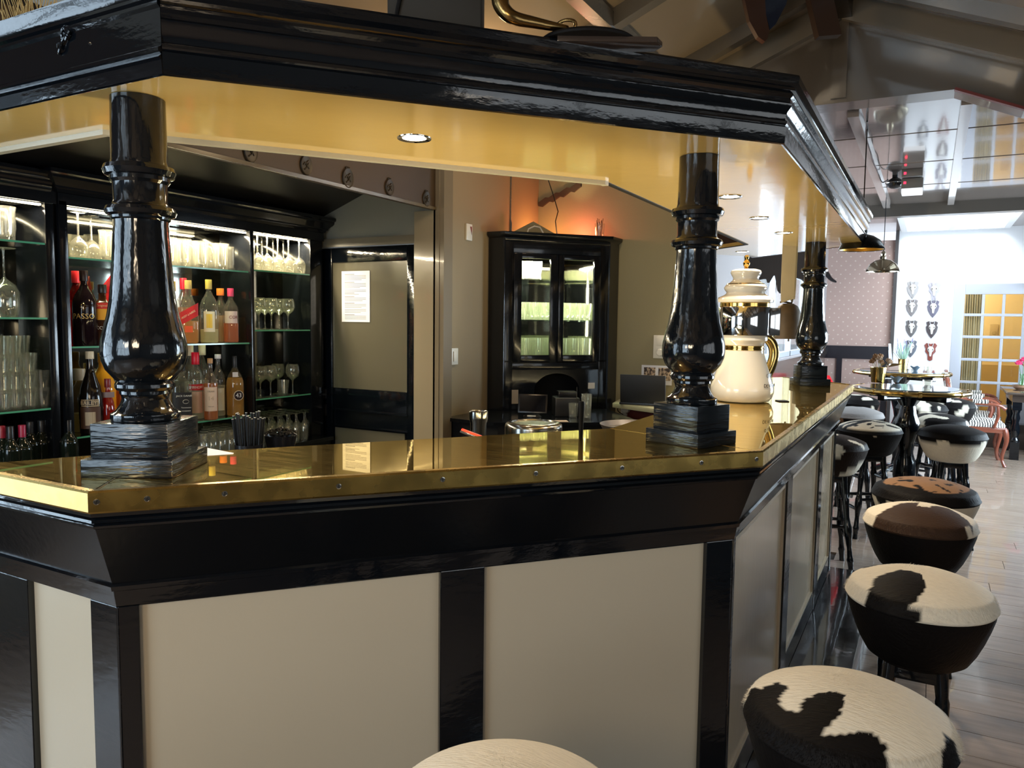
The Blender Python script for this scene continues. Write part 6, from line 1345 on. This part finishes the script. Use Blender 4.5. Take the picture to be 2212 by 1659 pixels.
b = MB(); b.box(-0.3, 1.9, 12.8, 12.9, 0, 2.6); b.box(-0.4, -0.3, EY+0.12, 12.9, 0, 2.6); b.box(1.9, 2.0, EY+0.12, 12.9, 0, 2.6); b.box(-0.4, 2.0, EY+0.12, 12.9, 2.6, 2.65)
struct(b.build('wall_yellow_room', YELLW, smooth=False))
point('yellow_room_lamp', (-0.02, 12.2, 2.25), 40, (1.0, 0.92, 0.75), 0.1)
struct(MB().box(-0.3, 1.9, 12.77, 12.80, 0, 0.95).build('trim_11', mat('yellow_wainscot', (0.62, 0.42, 0.15), 0.6), smooth=False))
p = aty(2147, 712, 12.8)
t = thing('room_socket', 'yellowed double socket on the wall seen through the glazed door', 'socket', (p.x, 12.797, p.z-0.09))
MB().obox((0, -0.006, 0.08), (0.10, 0.012, 0.175)).build('plate', plain(0.6, 0.45, 0.22), t, bevel=0.004); MB().lathe([(0, 0), (0.028, 0), (0.024, 0.006), (0, 0.006)], 20, c=(0, -0.012, 0.045), M=Matrix.Rotation(PI/2, 4, 'X')).build('dial', plain(0.5, 0.38, 0.18), t)
t = thing('curtain', 'cream curtain hanging behind the left panes of the glazed door', 'curtain', (0.50, 11.75, 0.1))
b = MB(); nn_ = 40
r0 = [b.bm.verts.new((-0.12+0.24*k/nn_, 0.025*math.sin(k*1.4), 0)) for k in range(nn_+1)]; r1 = [b.bm.verts.new((-0.14+0.24*k/nn_, 0.025*math.sin(k*1.4), 2.1)) for k in range(nn_+1)]
for k in range(nn_): b.face([r0[k], r0[k+1], r1[k+1], r1[k]])
b.build('cloth', plain(0.75, 0.66, 0.45, 0.8), t)

# eight skull trophies
SK = [(1972, 622), (1970, 661), (1969, 706), (1968, 749), (2018, 625), (2016, 663), (2013, 708), (2010, 756)]
pc = [(0.40, 0.38, 0.38), (0.22, 0.20, 0.20), (0.13, 0.12, 0.12), (0.12, 0.13, 0.16), (0.42, 0.40, 0.46), (0.14, 0.13, 0.18), (0.07, 0.055, 0.06), (0.24, 0.055, 0.04)]
sl = ['top left skull trophy on a pale grey plate', 'left column skull trophy second from the top on a grey plate', 'left column skull trophy third from the top on a dark plate', 'lowest left skull trophy, partly behind the lavender', 'top right skull trophy on a light scalloped plate', 'right column skull trophy second from the top', 'right column skull trophy third from the top on a near-black plate', 'lowest right skull trophy on a red brown plate']
for i, (px, py) in enumerate(SK):
    p = aty(px, py, EY-0.001)
    t = thing('skull_trophy', sl[i], 'trophy', (p.x, EY-0.001, p.z), 0, 'roe skull trophies on the white wall')
    shp_ = [(0, -0.14), (0.03, -0.10), (0.058, -0.05), (0.07, 0.01), (0.055, 0.03), (0.068, 0.07), (0.04, 0.085), (0.0, 0.075)]
    if i in (4, 7): shp_ = [(0, -0.145), (0.028, -0.13), (0.03, -0.06), (0.062, -0.02), (0.055, 0.02), (0.075, 0.06), (0.05, 0.09), (0.0, 0.08)]
    full = shp_+[(-x, z) for x, z in shp_[-2:0:-1]]
    MB().extr([(x, 0, z) for x, z in full], (0, -0.014, 0)).build('wooden_plate', plain(*pc[i], 0.4), t, bevel=0.002)
    # skull: lofted muzzle to brow
    Ms = Matrix.Translation((0, -0.014, 0.0))
    b = MB(); b.lathe([(0.003, -0.085), (0.010, -0.082), (0.014, -0.06), (0.018, -0.03), (0.033, -0.012), (0.040, 0.008), (0.034, 0.028), (0.022, 0.042), (0.004, 0.048)], 16, c=(0, -0.018, 0), M=Matrix.Diagonal((1, 0.62, 1, 1))); b.build('skull', BONE, t)
    b = MB()
    for s_ in (-1, 1): b.lathe([(0.0, 0), (0.010, 0), (0.011, 0.003), (0.0, 0.003)], 12, c=(s_*0.021, -0.036, 0.006), M=Matrix.Rotation(PI/2, 4, 'X') @ Matrix.Rotation(-0.4*s_, 4, 'Y'))
    b.build('eye_sockets', plain(0.08, 0.07, 0.06, 0.9), t)
    L2 = 0.10 if i % 3 else 0.075
    for s_ in (-1, 1):
        MB().tube(smooth_pts([(s_*0.016, -0.022, 0.035), (s_*(0.026+0.004*(i % 2)), -0.03, 0.035+L2*0.5), (s_*0.020, -0.04, 0.035+L2)]), [0.0055, 0.0052, 0.005, 0.0048, 0.0045, 0.004, 0.0035, 0.0028, 0.0015], 6).build('antler', HORNM, t)

# animal skin above the side windows and a dark horn further on
hx = WWX+0.012
hl = [(1612, 556), (1612, 600), (1630, 606), (1644, 603), (1655, 603), (1657, 611), (1666, 596), (1673, 594), (1677, 612), (1679, 628), (1684, 634), (1688, 621), (1694, 602), (1712, 598), (1730, 604), (1740, 612), (1746, 600), (1750, 560), (1750, 530), (1690, 535)]
pts = [atx(px, py, hx) for px, py in hl]
o = MB().extr([(q.x, q.y, min(q.z, 2.55)) for q in pts], (0.02, 0, 0)).build('animal_skin', mat('dark_brown_hide', (0.012, 0.008, 0.006), 1.0, bump=0.2, bscale=40, spec=0.05), smooth=False, loc=(hx, 7.5, 2.0)); tag(o, 'dark animal skin with dangling legs hung above the side windows', 'animal skin')
q0 = [onD(px, py, dd_) for px, py, dd_ in ((1768, 570, 10.46), (1784, 588, 10.40), (1794, 602, 10.3), (1806, 609, 10.2))]
o = MB().tube(smooth_pts(q0), [0.035, 0.034, 0.033, 0.032, 0.032, 0.031, 0.030, 0.028, 0.026, 0.024, 0.020, 0.016, 0.010], 10).build('dark_horn', BLACKP, loc=q0[0]); tag(o, 'curved dark horn fixed to the pink wall right of the far column', 'horn')
# black ceiling beam end under far canopy is part of the inner fascia; red chair behind the bar
rc = onD(1806, 830, 8.6); rc.z = 0
t = thing('red_chair', 'red plastic shell chair in front of the pink dotted wall', 'chair', rc, 2.6)
b = MB(); n1, n2 = 12, 8; g_ = []
for i in range(n1+1):
    u_ = i/n1; row_ = []
    if u_ < 0.5: yy, zz, hw = -0.20+0.40*u_*2, 0.45, 0.20
    else: yy, zz, hw = 0.20+0.08*(u_-0.5)*2, 0.45+0.48*(u_-0.5)*2, 0.20*(1-0.55*((u_-0.5)*2)**3)
    for j in range(n2+1):
        v_ = j/n2*2-1; row_.append(b.bm.verts.new((hw*v_, yy-0.04*v_*v_*(u_ > 0.5), zz+0.03*v_*v_*(u_ < 0.5))))
    g_.append(row_)
for i in range(n1):
    for j in range(n2): b.face([g_[i][j], g_[i][j+1], g_[i+1][j+1], g_[i+1][j]])
sh_ = b.build('shell', REDPL, t, ang=1.2); md = sh_.modifiers.new('s', 'SOLIDIFY'); md.thickness = 0.012
for a_, c_ in ((-1, -1), (1, -1), (-1, 1), (1, 1)): MB().tube([(a_*0.14, c_*0.12, 0.45), (a_*0.2, c_*0.2, 0)], 0.012, 8).build('leg', CHROME, t)

# long dark table on the right with flowers and bowl
t = thing('dark_table', 'dark wooden table with turned black legs at the right edge', 'table', (1.20, 10.5, 0))
MB().box(-0.42, 0.58, -0.45, 0.55, 0.735, 0.765).build('table_top', DARKWOOD, t, bevel=0.004)
MB().box(-0.36, 0.55, -0.38, 0.48, 0.65, 0.735).build('apron', DARKWOOD, t, smooth=False)
for a_, c_ in ((-0.31, -0.33), (0.47, -0.33), (-0.31, 0.43), (0.47, 0.43)):
    b = MB(); b.box(a_-0.045, a_+0.045, c_-0.045, c_+0.045, 0.56, 0.735); b.box(a_-0.045, a_+0.045, c_-0.045, c_+0.045, 0.0, 0.20)
    b.lathe([(0.04, 0.20), (0.045, 0.22), (0.03, 0.25), (0.042, 0.30), (0.045, 0.35), (0.03, 0.42), (0.042, 0.47), (0.032, 0.52), (0.042, 0.56)], 14, c=(a_, c_, 0)); b.build('leg', BLACK, t)
p = atz(2206, 842, 0.765)
t = thing('wooden_bowl', 'brown turned bowl holding the pink flowers on the dark table', 'bowl', (p.x, p.y, 0.765)); MB().lathe([(0, 0), (0.05, 0), (0.085, 0.03), (0.088, 0.055), (0.08, 0.055), (0.045, 0.012), (0, 0.012)], 28).build('bowl_body', plain(0.22, 0.12, 0.07, 0.3), t)
t = thing('flower_vase', 'clear vase with pink peonies on the dark table at the right edge', 'vase', (p.x+0.005, p.y+0.01, 0.779))
MB().lathe([(0, 0), (0.03, 0), (0.035, 0.05), (0.028, 0.15), (0.034, 0.17), (0.031, 0.17), (0.025, 0.15), (0.03, 0.01), (0, 0.01)], 20).build('glass_vase', GLASSG, t)
for i, (dx, dy, dz) in enumerate(((-0.045, 0, 0.29), (0.03, 0.02, 0.27), (0.0, -0.03, 0.33), (0.06, 0, 0.34))):
    MB().tube([(0, 0, 0.02), (dx*0.4, dy*0.4, 0.16), (dx, dy, dz)], 0.003, 5).build('stem', plain(0.08, 0.2, 0.05), t)
    b = MB()
    for ring, (rad, n3, up) in enumerate(((0.008, 4, 0.022), (0.02, 6, 0.014), (0.032, 8, 0.0))):
        for k in range(n3): aa = k*2*PI/n3+ring; b.obox((dx+rad*math.cos(aa), dy+rad*math.sin(aa), dz+up), (0.026, 0.005, 0.034), M=Matrix.Rotation(aa+PI/2, 4, 'Z') @ Matrix.Rotation(0.3*ring, 4, 'X'))
    b.build('flower', plain(0.75, 0.05, 0.16, 0.5), t, smooth=False)

# zebra armchairs
def armchair(loc, rz, label):
    t = thing('armchair', label, 'chair', loc, rz, 'zebra print armchairs')
    MB().box(-0.25, 0.25, -0.25, 0.25, 0.36, 0.42).build('seat_frame', REDWOOD, t, bevel=0.01)
    b = MB(); b.lathe([(0.0, 0.49), (0.12, 0.488), (0.22, 0.47), (0.25, 0.44), (0.25, 0.42)], 40, sq=6); b.build('seat_cushion', ZEBRA, t, ang=1.2)
    for sx_, sy_ in ((-1, -1), (1, -1), (-1, 1), (1, 1)):
        MB().tube(smooth_pts([(sx_*0.23, sy_*0.23, 0.40), (sx_*0.25, sy_*0.24, 0.28), (sx_*0.22, sy_*0.22, 0.10), (sx_*0.25, sy_*0.25, 0.0)]), [0.030, 0.030, 0.029, 0.026, 0.023, 0.021, 0.019, 0.018, 0.017, 0.016, 0.017, 0.018, 0.020], 10).build('leg', REDWOOD, t)
    for s_ in (-1, 1):
        MB().tube(smooth_pts([(-0.24, s_*0.23, 0.42), (-0.27, s_*0.23, 0.65), (-0.32, s_*0.20, 0.88), (-0.33, s_*0.08, 0.93)]), 0.02, 10).build('back_post', REDWOOD, t)
        MB().tube(smooth_pts([(-0.27, s_*0.25, 0.66), (-0.05, s_*0.28, 0.67), (0.15, s_*0.28, 0.66), (0.22, s_*0.27, 0.62)]), [0.018]*12+[0.022], 10).build('arm', REDWOOD, t)
        MB().tube([(0.13, s_*0.26, 0.42), (0.16, s_*0.28, 0.55), (0.15, s_*0.28, 0.65)], 0.016, 8).build('arm_support', REDWOOD, t)
        MB().tube([(-0.08, s_*0.28, 0.69), (0.06, s_*0.28, 0.69)], [0.026, 0.026], 12).build('arm_pad', ZEBRA, t)
    MB().tube(smooth_pts([(-0.33, -0.08, 0.93), (-0.335, 0, 0.95), (-0.33, 0.08, 0.93)]), 0.022, 10).build('top_rail', REDWOOD, t)
    b = MB(); b.obox((-0.285, 0, 0.70), (0.05, 0.36, 0.36), M=Matrix.Rotation(-0.14, 4, 'Y')); b.build('back_cushion', ZEBRA, t, bevel=0.015)
    return t
armchair((0.50, 9.75, 0), 0.05, 'nearer red wood armchair with zebra print seat beside the dark table')
armchair((0.52, 10.55, 0), 0.0, 'farther red wood armchair with zebra print seat before the glazed door')
# dark wood plinth behind the chairs
o = MB().box(0.60, 1.75, 11.05, 11.28, 0, 0.30).build('low_bench', DARKWOOD, bevel=0.006, loc=(1.1, 11.1, 0)); tag(o, 'low dark wooden bench behind the zebra armchairs', 'bench')
